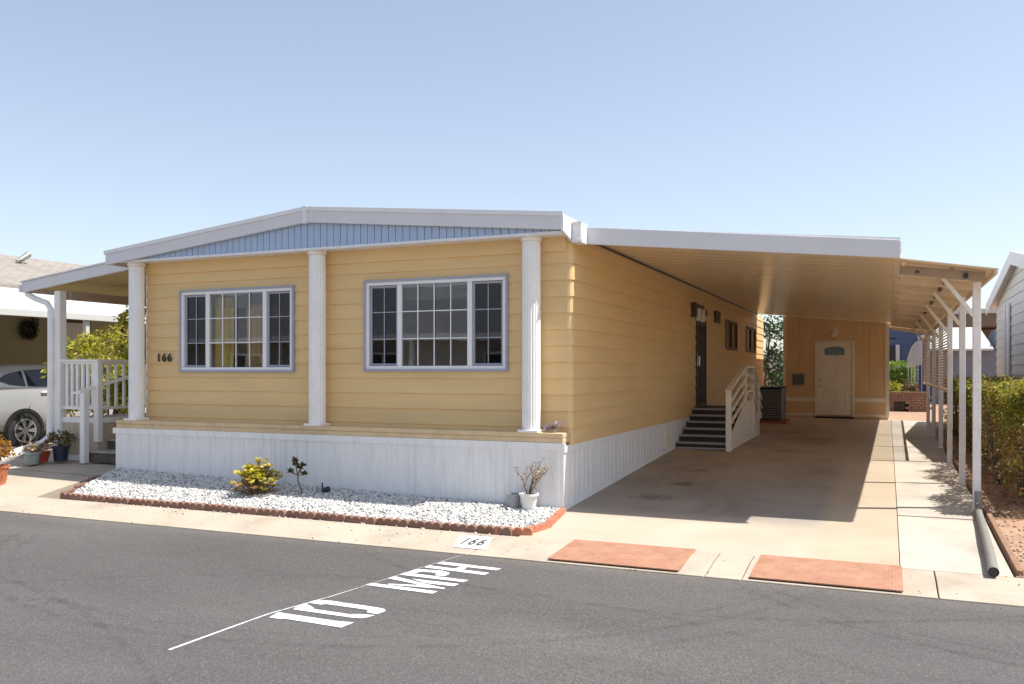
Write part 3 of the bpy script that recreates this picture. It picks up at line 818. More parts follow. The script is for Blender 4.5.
def rect_frame(mb, x0, x1, z0, z1, w, y0, y1):
    mb.box(x0, x1, y0, y1, z1 - w, z1); mb.box(x0, x1, y0, y1, z0, z0 + w)
    mb.box(x0, x0 + w, y0 + .0005, y1, z0 + w, z1 - w); mb.box(x1 - w, x1, y0 + .0005, y1, z0 + w, z1 - w)
def front_window(w, m1, m2, lab):
    x0, x1, z0, z1 = w
    mb = MB(); rect_frame(mb, x0, x1, z0, z1, .034, YW - .045, YW + .02)
    wd = mb.build('window', M['trim_blue'], H, bevel=.006); wd['label'] = lab
    a0, a1, b0, b1 = x0 + .029, x1 - .029, z0 + .029, z1 - .029
    mb = MB(); rect_frame(mb, a0, a1, b0, b1, .045, YW - .028, YW + .05)
    for m_ in (m1, m2): mb.box(m_ - .032, m_ + .032, YW - .024, YW + .05, b0 + .045, b1 - .045)
    mb.build('window_frame', M['frame'], wd, bevel=.005)
    # sliding sashes at the sides
    for (p, q) in ((a0 + .05, m1 - .035), (m2 + .035, a1 - .05)):
        mb = MB(); rect_frame(mb, p, q, b0 + .05, b1 - .05, .026, YW + .002, YW + .03); mb.build('sash', M['trim_blue'], wd, bevel=.003)
    gz = YW + .012
    zt = [b0 + .045 + (b1 - b0 - .09) * k / 3 for k in (1, 2)]
    for (p, q, n, yy, mm, hw) in ((a0 + .075, m1 - .06, 2, .010, 'trim_blue', .0055), (m1 + .032, m2 - .032, 4, -.014, 'frame', .0065), (m2 + .06, a1 - .075, 2, .010, 'trim_blue', .0055)):
        mb = MB()
        for k in range(1, n):
            xx = p + (q - p) * k / n; mb.box(xx - hw, xx + hw, YW + yy, YW + yy + .010, b0 + .05, b1 - .05)
        for zz in zt: mb.box(p, q, YW + yy + .0015, YW + yy + .0085, zz - hw, zz + hw)
        mb.build('grille', M[mm], wd)
    for (p, q, yy, mm) in ((a0 + .07, m1 - .055, .024, 'glass_screen'), (m1 + .03, m2 - .03, .004, 'glass'), (m2 + .055, a1 - .07, .024, 'glass_screen')):
        mb = MB(); mb.add([(p, YW + yy, b0 + .04), (q, YW + yy, b0 + .04), (q, YW + yy, b1 - .04), (p, YW + yy, b1 - .04)], [(0, 1, 2, 3)])
        mb.build('glass_pane', M[mm], wd, recalc=False)
    mb = MB()
    for k in range(9):
        zz = b1 - .05 - .021 * (k + 1); mb.bar((a0 + .06, YW + .115, zz), (a1 - .06, YW + .115, zz), .03, .003, (0, .5, 1))
    mb.build('blind', M['blind'], wd)
    return wd
wd = front_window(W1, -5.62, -4.585, 'grilled white window with yellow curtains')
def curtain(wd, x0, x1, y, z0, z1, m, name='curtain'):
    n = int((x1 - x0) / .02); mb = MB(); vs = []; fs = []
    for i in range(n + 1):
        x = x0 + (x1 - x0) * i / n; yy = y + .03 * math.sin(i * .9) + .012 * math.sin(i * 2.3)
        vs += [(x, yy, z0), (x, yy, z1)]
    fs = [(2 * i, 2 * i + 2, 2 * i + 3, 2 * i + 1) for i in range(n)]
    mb.add(vs, fs); return mb.build(name, m, wd, smooth=True)
curtain(wd, -5.58, -5.22, .38, 1.2, 2.72, M['curtain']); curtain(wd, -5.02, -4.70, .40, 1.2, 2.6, M['curtain_b'])
mb = MB(); mb.prism([(-5.05, 2.4), (-4.3, 2.4), (-4.3, 2.62), (-4.45, 2.68), (-4.7, 2.55), (-4.95, 2.66), (-5.05, 2.62)], 'y', .56, .6); mb.build('valance', M['curtain_b'], wd)
wd = front_window(W2, -2.385, -1.36, 'wide grilled white window reflecting the opposite houses')
# side windows
for (a, b_, z0, z1) in SW:
    mb = MB()
    for q in ((a - .03, a + .05, z0 - .03, z1 + .03), (b_ - .05, b_ + .03, z0 - .03, z1 + .03), (a + .05, b_ - .05, z1 - .04, z1 + .03), (a + .05, b_ - .05, z0 - .03, z0 + .04), ((a + b_) / 2 - .025, (a + b_) / 2 + .025, z0 + .04, z1 - .04)):
        mb.box(-.02, .026, *q)
    wd = mb.build('window', M['brown'], H, bevel=.004); wd['label'] = 'small dark bronze side window'
    mb = MB(); mb.box(-.03, -.012, a + .01, b_ - .01, z0 + .01, z1 - .01); mb.build('pane', M['brown_glass'], wd)
# little wall vent
mb = MB(); mb.box(.0, .05, 9.62, 10.2, 2.72, 2.98)
for k in range(5): mb.bar((.055, 9.66, 2.76 + .045 * k), (.055, 10.16, 2.76 + .045 * k), .02, .006, (1, 0, 1))
mb.build('wall_vent', M['brown'], H, bevel=.004)
# side door
mb = MB()
mb.box(-.01, .035, DR[0] - .02, DR[0] + .05, DR[2], DR[3] + .03); mb.box(-.01, .035, DR[1] - .05, DR[1] + .02, DR[2], DR[3] + .03); mb.box(-.01, .035, DR[0] + .05, DR[1] - .05, DR[3] - .04, DR[3] + .03)
mb.box(-.02, .018, DR[0] + .05, DR[1] - .05, DR[2], DR[3] - .04)
for k in range(8):
    yy = DR[0] + .1 + (DR[1] - DR[0] - .2) * k / 7; mb.box(.018, .028, yy - .008, yy + .008, DR[2] + .05, DR[3] - .08)
dd = mb.build('door', M['dark'], H, bevel=.003); dd['label'] = 'dark barred security door at the top of the side steps'
mb = MB(); mb.box(.03, .07, DR[0] + .075, DR[0] + .10, 1.75, 1.95); mb.build('handle', M['chrome'], dd, bevel=.005)
# twin porch light above the door
mb = MB(); mb.box(.0, .10, 7.18, 7.34, 2.70, 2.98); mb.box(.03, .09, 7.34, 8.1, 2.90, 2.97); mb.box(.0, .05, 8.0, 8.65, 2.80, 2.92)
pl = mb.build('porch_light', M['brown'], H, bevel=.006)
for yy in (7.55, 7.98):
    mb = MB(); mb.lathe([(.055, -.13), (.06, -.12), (.06, .1), (.045, .12)], (.07, yy, 2.77), 12); mb.build('lamp_cup', M['lampglass'], pl, smooth=True)
# house number
t = text_mesh('house_number', '166', .17, M['number'], H, ((-6.56 - 6.33) / 2 + .005, YW - .034, 1.845), (1, 0, 0), (0, 0, 1), .006, .003, 1.25)
# frieze, ledge, skirting
mb = MB(); mb.box(XL - .01, -.06, YW - .032, YW + .01, 3.10, 3.29); mb.build('frieze_board', M['siding'], H, bevel=.004)
mb = MB(); mb.box(-7.125, -.006, -.012, YW - .004, .80, .86); mb.box(-7.13, -.003, -.02, YW - .003, .862, .915)
mb.build('ledge', M['ledge'], H, bevel=.006)
def skirt_prof(L_):
    pts = []; s = 0.
    k = 0
    while s < L_ - .06:
        w = (.105, .055, .105, .055, .03)[k % 5]; k += 1
        pts += [(s, 0), (min(L_, s + w - .016), 0), (min(L_, s + w - .011), .007), (min(L_, s + w - .004), .007)]
        s += w
    pts.append((L_, 0)); return pts
mb = MB()
def skirt_run(mb, mapf, gz, L_, z1):
    pts = skirt_prof(L_); vs = []
    for (s, dpt) in pts:
        x, y = mapf(s, dpt); vs += [(x, y, gz(x, y) - .06), (x, y, z1)]
    mb.add(vs, [(2 * i, 2 * i + 2, 2 * i + 3, 2 * i + 1) for i in range(len(pts) - 1)])
skirt_run(mb, lambda s, d_: (-7.15 + s, 0 + d_), lambda x, y: bedz(x, -.02), 7.15, .72)
skirt_run(mb, lambda s, d_: (0 - d_, 0 + s), lambda x, y: lotz(0, y), 17.9, .72)
skirt_run(mb, lambda s, d_: (-7.15 + d_, 17.9 - s), lambda x, y: .1, 17.9, .72)
mb.box(-7.19, -.032, -.018, .03, .715, .799); mb.box(-.03, .016, .031, 17.9, .69, .765); mb.box(-.0315, .018, -.0195, .0295, .688, .7985)
mb.box(-7.19, -7.13, .031, 17.9, .715, .799)
sk = mb.build('skirting', M['skirt'], H); sk['label'] = 'white ribbed skirting'
mb = MB()
for y0 in (5.05,):
    mb.box(.0, .022, y0, y0 + .5, .33, .66)
    for k in range(9): mb.bar((.024, y0 + .05 + .05 * k, .36), (.024, y0 + .05 + .05 * k, .63), .03, .006, (1, .6, 0))
mb.build('crawl_vent', M['cream'], sk, bevel=.003)
# columns
cp = None
for x in (-6.84, -3.572, -.453):
    if cp is None:
        mb = MB()
        mb.lathe([(.113, .03), (.111, 2.29), (.113, 2.292)], (0, 0, 0), 40, 1, .006)
        cp = mb.build('column', M['white'], H, local=True)
        me = cp.data
        cp.location = (x + 3.6, .105 - 8, .915)
        mb = MB(); mb.box(-.13, .13, -.13, .13, 0.0, .03); mb.build('base', M['white'], cp, bevel=.006, local=True)
        mb = MB(); mb.lathe([(.113, 2.295), (.120, 2.303), (.130, 2.312), (.130, 2.335), (.124, 2.345), (.124, 2.36)], (0, 0, 0), 28); mb.build('capital', M['cream'], cp, smooth=True, local=True)
    else:
        c = copy_tree(cp, H); c.location = (x + 3.6, .105 - 8, .915)
# gable: blue boards, light strip, fascia, roof
RX, RZ = -3.62, 3.83
def ftop(x): return 3.437 + (RZ - 3.437) * (x + 7.25) / (RX + 7.25) if x < RX else RZ + (3.50 - RZ) * (x - RX) / (.02 - RX)
mb = MB()
x = -7.2
while x < -.06:
    xe = min(x + .105, -.03)
    a, b_ = ftop(x) - .12, ftop(xe - .012) - .12
    if a > 3.3: mb.add([(x, -.028, 3.295), (xe - .009, -.028, 3.295), (xe - .009, -.028, b_), (x, -.028, a)] + [(x, -.012, 3.295), (xe - .009, -.012, 3.295), (xe - .009, -.012, b_), (x, -.012, a)],
           [(0, 1, 2, 3), (0, 3, 7, 4), (1, 5, 6, 2)])
    x += .105
gb = mb.build('gable_panel', M['blue'], H); gb['label'] = 'pale blue vertical gable boards'
mb = MB(); mb.add([(-7.2, -.012, 3.295), (-.02, -.012, 3.295), (-.02, -.012, 3.40), (RX, -.012, 3.72), (-7.2, -.012, 3.35)], [(0, 1, 2, 3, 4)])
mb.build('gable_backing', M['groove'], H)
mb = MB(); mb.box(-7.17, -.005, -.036, -.004, 3.262, 3.298); mb.box(-7.17, -.01, -.002, YW - .034, 3.272, 3.292)
mb.build('beam', M['cap'], H, bevel=.003)
mb = MB()
for (xa, xb) in ((-7.25, RX - .03), (RX + .03, .02)):
    za, zb = ftop(xa), ftop(xb)
    mb.hexa([(xa, -.10, za - .20), (xb, -.10, zb - .20), (xb, -.045, zb - .20), (xa, -.045, za - .20), (xa, -.10, za - .02), (xb, -.10, zb - .02), (xb, -.045, zb - .02), (xa, -.045, za - .02)])
fa = mb.build('fascia', M['fascia'], H, bevel=.004)
mb = MB()
for (xa, xb) in ((-7.27, RX), (RX, .03)):
    za, zb = ftop(xa), ftop(xb)
    mb.hexa([(xa, -.115, za - .045), (xb, -.115, zb - .045), (xb, -.101, zb - .045), (xa, -.101, za - .045), (xa, -.115, za + .012), (xb, -.115, zb + .012), (xb, -.101, zb + .012), (xa, -.101, za + .012)])
mb.box(RX - .032, RX + .032, -.118, -.06, RZ - .215, RZ + .018)
mb.build('drip_cap', M['cap'], fa, bevel=.003)
mb = MB()
for (xa, xb) in ((-7.25, RX), (RX, .0)):
    za, zb = ftop(xa) - .018, ftop(xb) - .018
    mb.hexa([(xa, -.044, za - .05), (xb, -.044, zb - .05), (xb, 17.95, zb - .05), (xa, 17.95, za - .05), (xa, -.10, za), (xb, -.10, zb), (xb, 17.95, zb), (xa, 17.95, za)])
rf = mb.build('roof', M['roofing'], H); 
# fascia and gutter along the eaves
mb = MB()
mb.add([(.0, -.101, 3.285), (.0, .25, 3.20), (.0, .43, 3.20), (.0, .43, 3.478), (.0, -.101, 3.478), (.03, -.101, 3.285), (.03, .25, 3.20), (.03, .43, 3.20), (.03, .43, 3.478), (.03, -.101, 3.478)],
       [(4, 3, 2, 1, 0), (5, 6, 7, 8, 9), (0, 1, 6, 5), (1, 2, 7, 6), (2, 3, 8, 7), (3, 4, 9, 8), (4, 0, 5, 9)])
mb.box(.031, .145, .20, .435, 3.185, 3.43); mb.box(.036, .16, .185, .199, 3.19, 3.222); mb.box(.036, .16, .185, .199, 3.405, 3.436)
mb.build('gutter', M['cap'], H, bevel=.003)
mb = MB(); mb.box(-7.25, -7.19, -.04, 17.9, 3.24, 3.41); mb.build('gutter', M['fascia'], H, bevel=.003)
mb = MB(); mb.box(-7.19, XL - .01, .02, 17.9, 3.25, 3.262); mb.build('eave_soffit', M['beam'], H)

# ------------------------------------------------------------------ carport
CP = thing('carport', 'long carport with white fascia, cream soffit and a side awning on slim white posts', 'carport', (2, 8, 0))
YF = .45
def cz(x): return 3.315 - .338 * x / 3.6
mb = MB()   # soffit panels (flat pans, joints along the roof slope)
y = YF + .06; k = 0
while y < 16.5:
    ye = min(y + .405, 16.5)
    mb.hexa([(.035, y, cz(0) + .004), (3.6, y, cz(3.6) + .004), (3.6, ye - .008, cz(3.6) + .004), (.035, ye - .008, cz(0) + .004),
             (.035, y, cz(0) + .05), (3.6, y, cz(3.6) + .05), (3.6, ye - .008, cz(3.6) + .05), (.035, ye - .008, cz(0) + .05)])
    y += .405
y = YF + .06 + .405
while y < 16.45:
    mb.hexa([(.035, y - .022, cz(0) + .0005), (3.6, y - .022, cz(3.6) + .0005), (3.6, y + .012, cz(3.6) + .0005), (.035, y + .012, cz(0) + .0005),
             (.035, y - .022, cz(0) + .003), (3.6, y - .022, cz(3.6) + .003), (3.6, y + .012, cz(3.6) + .003), (.035, y + .012, cz(0) + .003)]); y += .405
mb.build('soffit', M['soffit'], CP)
mb = MB(); mb.hexa([(.02, YF + .02, cz(0) + .055), (3.62, YF + .02, cz(3.6) + .055), (3.62, 16.52, cz(3.6) + .055), (.02, 16.52, cz(0) + .055), (.02, YF + .02, cz(0) + .09), (3.62, YF + .02, cz(3.6) + .09), (3.62, 16.52, cz(3.6) + .09), (.02, 16.52, cz(0) + .09)])
mb.build('roof_deck', M['roofing'], CP)
mb = MB(); mb.hexa([(.035, YF - .01, 3.205), (3.62, YF - .01, 2.846), (3.62, YF + .05, 2.846), (.035, YF + .05, 3.205), (.035, YF - .01, 3.412), (3.62, YF - .01, 3.037), (3.62, YF + .05, 3.037), (.035, YF + .05, 3.412)])
mb.build('fascia', M['fascia'], CP, bevel=.005)
mb = MB(); mb.box(.014, .032, YF + .06, 16.5, 3.292, 3.310); mb.build('wall_trim', M['brown'], CP)
mb = MB(); mb.box(3.6, 3.63, YF + .06, 16.52, 2.93, 3.03); mb.build('edge_trim', M['cream'], CP)
# side awning
AX0, AX1 = 3.56, 4.50
def az(x, y=0): return 2.895 - (x - AX0) * .165
AY0, AY1 = .82, 17.2
mb = MB(); vs = []; n = 82
for j in range(n + 1):
    y = AY0 + (AY1 - AY0) * j / n; dz = .008 if j % 2 else -.008
    for x in (AX0, AX1 + .07): vs += [(x, y, az(x) + dz)]
for j in range(n + 1):
    y = AY0 + (AY1 - AY0) * j / n; dz = .008 if j % 2 else -.008
    for x in (AX0, AX1 + .07): vs += [(x, y, az(x) + dz + .012)]
fs = []
o_ = 2 * (n + 1)
for j in range(n):
    fs += [(2 * j, 2 * j + 1, 2 * j + 3, 2 * j + 2), (o_ + 2 * j, o_ + 2 * j + 2, o_ + 2 * j + 3, o_ + 2 * j + 1), (2 * j + 1, o_ + 2 * j + 1, o_ + 2 * j + 3, 2 * j + 3), (2 * j, 2 * j + 2, o_ + 2 * j + 2, o_ + 2 * j)]
fs += [(0, o_, o_ + 1, 1), (2 * n, 2 * n + 1, o_ + 2 * n + 1, o_ + 2 * n)]
mb.add(vs, fs); mb.build('awning_panel', M['awning'], CP)
PY = [1.58, 3.65, 6.2, 8.75, 11.5, 14.3]
mb = MB(); mb.bar((3.66, .95, az(3.66) - .03), (3.66, 17, az(3.66) - .03), .04, .045); mb.build('purlin', M['rafter'], CP)
mb = MB(); mb.bar((4.15, 1.2, az(4.15) - .035), (4.15, 17, az(4.15) - .035), .035, .05); mb.build('purlin', M['brown'], CP)
mb = MB(); mb.bar((AX1 + .05, AY0 + .02, az(AX1 + .05) - .03), (AX1 + .05, AY1, az(AX1 + .05) - .03), .03, .05); mb.build('purlin', M['awning'], CP)
mb = MB(); mb.bar((3.62, 1.12, az(3.62) - .09), (4.47, 1.12, az(4.47) - .07), .07, .10); mb.build('front_beam', M['rafter_grey'], CP, bevel=.004)
for yy in PY[0:1] + [2.6] + PY[1:2] + [4.9] + PY[2:3] + [7.5] + PY[3:4] + [10.1] + PY[4:5] + [12.9] + PY[5:] + [16.4]:
    mb = MB(); mb.bar((3.6, yy, az(3.6) - .065), (4.46, yy, az(4.46) - .05), .045, .075); mb.build('rafter', M['rafter'], CP, bevel=.003)
for i, yy in enumerate(PY):
    mb = MB(); w = .038 if i else .041
    zb = lotz(4.41, yy) - .01
    mb.box(4.43 - w, 4.43 + w, yy - w, yy + w, zb, az(4.41) - .09)
    mb.box(4.43 - w - .015, 4.43 + w + .015, yy - w - .02, yy + w + .02, zb, zb + .025)
    mb.build('post', M['post'], CP, bevel=.006)
    mb = MB(); mb.bar((4.40, yy, 2.28), (4.08, yy, az(4.02) - .09), .045, .07, (0, 1, 0)); mb.build('brace', M['post'] if i < 1 else M['cream'], CP, bevel=.004)
mb = MB(); mb.box(4.26, 4.30, 1.04, 1.085, 2.665, 2.72); mb.build('clip', M['black_plastic'], CP, bevel=.003)
mb = MB(); mb.box(3.78, 3.82, 1.04, 1.085, 2.745, 2.765); mb.build('clip', M['black_plastic'], CP, bevel=.003)
# louvre panels between the rear posts
for a, b_ in zip(PY[2:], PY[3:] + [16.6]):
    mb = MB(); y0, y1 = a + .06, b_ - .06
    for zz in (1.30, 2.52): mb.box(4.395, 4.425, y0, y1, zz, zz + .05)
    nsl = 24
    for k in range(nsl):
        zz = 1.36 + (2.50 - 1.36) * k / (nsl - 1); mb.bar((4.41, y0, zz), (4.41, y1, zz), .006, .032, (.5, 0, 1))
    mb.build('louvre_panel', M['lattice'], CP)

# drain pipe lying from the post to the kerb
DP = thing('drain_pipe', 'grey drain pipe lying from the nearest carport post to the kerb', 'pipe', (4.4, 0, 0))
pp = [(4.43, 1.42, .30), (4.43, 1.40, .16), (4.425, 1.3, .115), (4.41, 1.1, .10), (4.39, .5, .075), (4.36, -.2, .055), (4.33, -.9, .015), (4.30, -1.45, -.012)]
mb = MB(); mb.tube(pp, [.036, .037, .038, .038, .038, .038, .040, .042], 14, cap=False); mb.build('pipe', M['pipe'], DP, smooth=True)
mb = MB(); mb.tube([(4.30, -1.44, -.012), (4.305, -1.36, -.008)], .036, 14); mb.build('pipe_mouth', M['black_plastic'], DP)
# timber edging boards by the soil
ey = [-1.30, .9, 3.2, 5.6, 8.2, 11.0]
for a, b_ in zip(ey, ey[1:]):
    mb = MB(); za, zb = lotz(4.5, a), lotz(4.5, b_)
    mb.hexa([(4.485, a, za - .1), (4.535, a, za - .1), (4.535, b_ - .02, zb - .1), (4.485, b_ - .02, zb - .1), (4.485, a, za + .055), (4.535, a, za + .055), (4.535, b_ - .02, zb + .055), (4.485, b_ - .02, zb + .055)])
    o = mb.build('edging_board', M['wood_edge'], bevel=.005)
    tag(o, 'weathered brown timber edging board between the walkway and the hedge soil', 'edging', 'timber edging boards along the walkway')

# ------------------------------------------------------------------ side stairs
ST = thing('side_steps', 'dark carpeted steps with cream slatted railing up to the side door', 'steps', (.5, 8, .27))
zb = .272; zt = .925; nr = 6; rh = (zt - zb) / nr; run = .285; ya = 5.86
for k in range(nr):
    y0 = ya + k * run; y1 = y0 + run if k < nr - 1 else 8.85
    z1 = zb + (k + 1) * rh
    mb = MB(); mb.box(.02, .90, y0 + .012, y1 + .01, z1 - rh - .02, z1 - .026); mb.build('riser', M['stair_dark'], ST)
    mb = MB(); mb.box(.02, .90, y0 + .03, y1 + (.01 if k < nr - 1 else 0), z1 - .024, z1); tr = mb.build('tread', M['stair_top'], ST)
    mb = MB(); mb.box(.02, .905, y0, y0 + .03, z1 - .03, z1 + .003); mb.build('nosing', M['stair_edge'], tr, bevel=.003)
mb = MB(); mb.box(.02, .90, ya - .01, ya + .01, zb - .01, zb + .02); mb.build('kick_strip', M['stair_edge'], ST)
for k in range(4):
    y0 = 8.85 + k * .33; z1 = zt - (k + 1) * .15
    mb = MB(); mb.box(.02, .90, y0, y0 + .33, .25, z1); mb.build('tread', M['stair_dark'], ST)
XR = .945
mb = MB(); mb.box(XR - .045, XR + .045, ya - .06, ya + .03, .24, 1.30); mb.build('railing_post', M['cream'], ST, bevel=.005)
for (yy, z0, z1) in ((7.72, .28, 1.70), (8.72, .28, 1.70), (9.52, .28, 1.42)):
    mb = MB(); mb.box(XR - .04, XR + .04, yy - .045, yy + .045, z0, z1); mb.build('railing_post', M['cream'], ST, bevel=.005)
mb = MB(); mb.bar((XR, ya - .08, 1.305), (XR, 7.70, 1.735), .10, .04); mb.bar((XR, 7.68, 1.735), (XR, 8.80, 1.735), .098, .038); mb.bar((XR, 8.78, 1.735), (XR, 9.75, 1.30), .10, .04)
mb.build('handrail', M['cream'], ST, bevel=.004)
for k in range(3):
    zz = .17 + .19 * k
    mb = MB(); mb.bar((XR + .03, ya, 1.28 - zz), (XR + .03, 7.95, 1.28 - zz + .43 * 2.09 / 1.87), .028, .055); mb.build('rail', M['cream'], ST)
    mb = MB(); mb.bar((XR + .03, 8.55, 1.82 - zz + .03), (XR + .03, 9.95, 1.82 - zz - .62), .028, .05); mb.build('rail', M['cream'], ST)
# boarded side below the stringer
mb = MB(); y = ya + .05; 
while y < 9.5:
    ye = min(y + .16, 9.5)
    def top(q): return .42 + (q - ya) * .34 if q < 7.7 else 1.05 if q < 8.75 else max(.35, 1.05 - (q - 8.75) * .8)
    if y < 9.4: mb.add([(XR - .012, y, .24), (XR - .012, ye - .012, .24), (XR - .012, ye - .012, top(ye)), (XR - .012, y, top(y)), (XR + .012, y, .24), (XR + .012, ye - .012, .24), (XR + .012, ye - .012, top(ye)), (XR + .012, y, top(y))],
           [(0, 1, 2, 3), (7, 6, 5, 4), (0, 4, 5, 1), (1, 5, 6, 2), (2, 6, 7, 3), (3, 7, 4, 0)])
    y += .16
mb.build('side_boards', M['cream'], ST)
mb = MB()
pts = [(XR + .02, 7.25, .98), (XR + .02, 7.6, 1.16), (XR + .02, 8.0, 1.25), (XR + .02, 8.5, 1.25), (XR + .02, 8.85, 1.16), (XR + .02, 9.3, .92), (XR + .02, 9.8, .62)]
for a, b_ in zip(pts, pts[1:]): mb.bar(a, b_, .03, .05)
mb.build('arched_rail', M['cream'], ST)

# ------------------------------------------------------------------ air conditioner on its pad
P_ = MB(); P_.box(.30, 1.12, 13.55, 14.6, .27, .37); tag(P_.build('condenser_pad', M['redpad'], bevel=.01), 'red brick pad under the dark air conditioner', 'pad')
AC = thing('air_conditioner', 'dark slatted air conditioner between the steps and the shed', 'air conditioner', (.7, 14.1, .37))
mb = MB(); mb.box(.40, 1.02, 13.75, 14.45, .37, 1.20); mb.build('body', M['ac'], AC, bevel=.01)
mb = MB()
for k in range(17):
    zz = .42 + .045 * k; mb.box(.375, 1.045, 13.725, 14.475, zz, zz + .014)
mb.build('grille', M['grey_metal'], AC)
mb = MB(); mb.box(.375, 1.045, 13.725, 14.475, 1.202, 1.245); mb.build('lid', M['ac'], AC, bevel=.01)
mb = MB(); mb.box(.985, 1.04, 13.72, 13.745, .38, 1.20); mb.build('corner_post', M['grey_metal'], AC, bevel=.003)

# ------------------------------------------------------------------ shed
SH = thing('shed', 'tan shed with a cream panelled door closing the carport', 'shed', (2.1, 17.5, .3))
SX0, SX1, SY = .757, 3.516, 16.54
def szt(x): return cz(x) - .0
mb = MB()
x = SX0
cuts = [SX0, 1.17, 1.60, 2.64, 3.05, SX1]
for a, b_ in zip(cuts, cuts[1:]):
    z0 = .30 if b_ <= 1.6 or a >= 2.64 else 2.50
    mb.hexa([(a, SY, z0), (b_ - .008, SY, z0), (b_ - .008, SY + .05, z0), (a, SY + .05, z0), (a, SY, szt(a)), (b_ - .008, SY, szt(b_)), (b_ - .008, SY + .05, szt(b_)), (a, SY + .05, szt(a))])
mb.hexa([(SX0, SY + .02, .3), (SX0 + .02, SY + .02, .3), (SX0 + .02, 19, .3), (SX0, 19, .3), (SX0, SY + .02, szt(SX0)), (SX0 + .02, SY + .02, szt(SX0)), (SX0 + .02, 19, szt(SX0)), (SX0, 19, szt(SX0))])
mb.hexa([(SX1 - .02, SY + .02, .3), (SX1, SY + .02, .3), (SX1, 19, .3), (SX1 - .02, 19, .3), (SX1 - .02, SY + .02, szt(SX1)), (SX1, SY + .02, szt(SX1)), (SX1, 19, szt(SX1)), (SX1 - .02, 19, szt(SX1))])
mb.hexa([(SX0 + .02, SY + .03, .2), (SX1 - .02, SY + .03, .2), (SX1 - .02, SY + .055, .2), (SX0 + .02, SY + .055, .2), (SX0 + .02, SY + .03, szt(SX0) - .003), (SX1 - .02, SY + .03, szt(SX1) - .003), (SX1 - .02, SY + .055, szt(SX1) - .003), (SX0 + .02, SY + .055, szt(SX0) - .003)])
mb.build('wall', M['shed'], SH)
mb = MB(); mb.hexa([(SX0 - .05, 16.535, szt(SX0) + .01), (SX1 + .1, 16.535, szt(SX1) + .01), (SX1 + .1, 19.1, szt(SX1) + .01), (SX0 - .05, 19.1, szt(SX0) + .01), (SX0 - .05, 16.535, szt(SX0) + .08), (SX1 + .1, 16.535, szt(SX1) + .08), (SX1 + .1, 19.1, szt(SX1) + .08), (SX0 - .05, 19.1, szt(SX0) + .08)])
mb.build('roof', M['roofing'], SH)
for a, b_ in ((SX0 - .02, SX0 + .06), (SX1 - .07, SX1 + .03)):
    mb = MB(); mb.box(a, b_, SY - .025, SY - .002, .36, szt(b_) - .005); mb.build('corner_trim', M['cream'], SH, bevel=.004)
for a, b_ in ((SX0 + .062, 1.598), (2.645, SX1 - .072)):
    mb = MB(); mb.box(a, b_, SY - .022, SY - .002, .37, .44); mb.build('base_trim', M['cream'], SH, bevel=.004)
    mb = MB(); mb.box(a, b_, SY - .022, SY - .002, .78, .90); mb.build('band_trim', M['cream'], SH, bevel=.004)
mb = MB(); mb.box(1.60, 1.66, SY - .04, SY + .02, .36, 2.51); mb.box(2.585, 2.645, SY - .04, SY + .02, .36, 2.51); mb.box(1.66, 2.585, SY - .04, SY + .02, 2.45, 2.51)
mb.build('door_frame', M['cream'], SH, bevel=.005)
mb = MB(); mb.box(1.665, 2.58, SY - .012, SY + .03, .40, 2.445)
dr = mb.build('door', M['cream_door'], SH, bevel=.003); dr['label'] = 'cream six panel door with a small arched window'
mb = MB()
for (a, b_, z0, z1) in ((1.80, 2.09, 1.30, 1.98), (2.16, 2.45, 1.30, 1.98), (1.80, 2.09, .58, 1.14), (2.16, 2.45, .58, 1.14)):
    rect_frame(mb, a, b_, z0, z1, .022, SY - .026, SY - .013)
    mb.box(a + .06, b_ - .06, SY - .022, SY - .013, z0 + .06, z1 - .06)
mb.build('door_panel', M['cream_door'], dr, bevel=.004)
mb = MB(); mb.prism([(1.86, 2.10), (2.39, 2.10), (2.39, 2.28), (2.28, 2.325), (2.125, 2.34), (1.97, 2.325), (1.86, 2.28)], 'y', SY - .02, SY - .013); mb.build('door_light', M['glass_dark'], dr)
mb = MB()
for k in range(1, 4): mb.box(1.86 + .1325 * k - .006, 1.86 + .1325 * k + .006, SY - .026, SY - .0205, 2.10, 2.33)
mb.build('muntin', M['grey_metal'], dr)
for zz in (1.38, 1.22):
    mb = MB(); mb.tube([(1.74, SY - .012, zz), (1.74, SY - .05, zz), (1.74, SY - .085, zz)], [.022, .016, .03], 12); mb.build('handle', M['brass'], dr, smooth=True)
mb = MB(); mb.tube([(2.11, SY - .0, 2.72), (2.11, SY - .06, 2.72)], .05, 12); lm = mb.build('wall_lamp', M['brass'], SH, smooth=True)
mb = MB(); mb.lathe([(.04, .06), (.07, .03), (.085, -.05), (.07, -.13), (.03, -.15)], (2.11, SY - .10, 2.74), 14); mb.build('lamp_globe', M['lampglass'], lm, smooth=True)
mb = MB(); mb.box(.99, 1.33, SY - .09, SY - .002, 1.24, 1.58)
vt = mb.build('wall_vent', M['grey_metal'], SH, bevel=.008)
mb = MB()
for k in range(6): mb.box(1.015 + .05 * k, 1.04 + .05 * k, SY - .105, SY - .088, 1.27, 1.55)
mb.build('louvre', M['brown'], vt)
mb = MB(); mb.box(1.60, 2.645, SY - .06, SY + .02, .30, .36); mb.build('threshold', M['stair_dark'], SH)

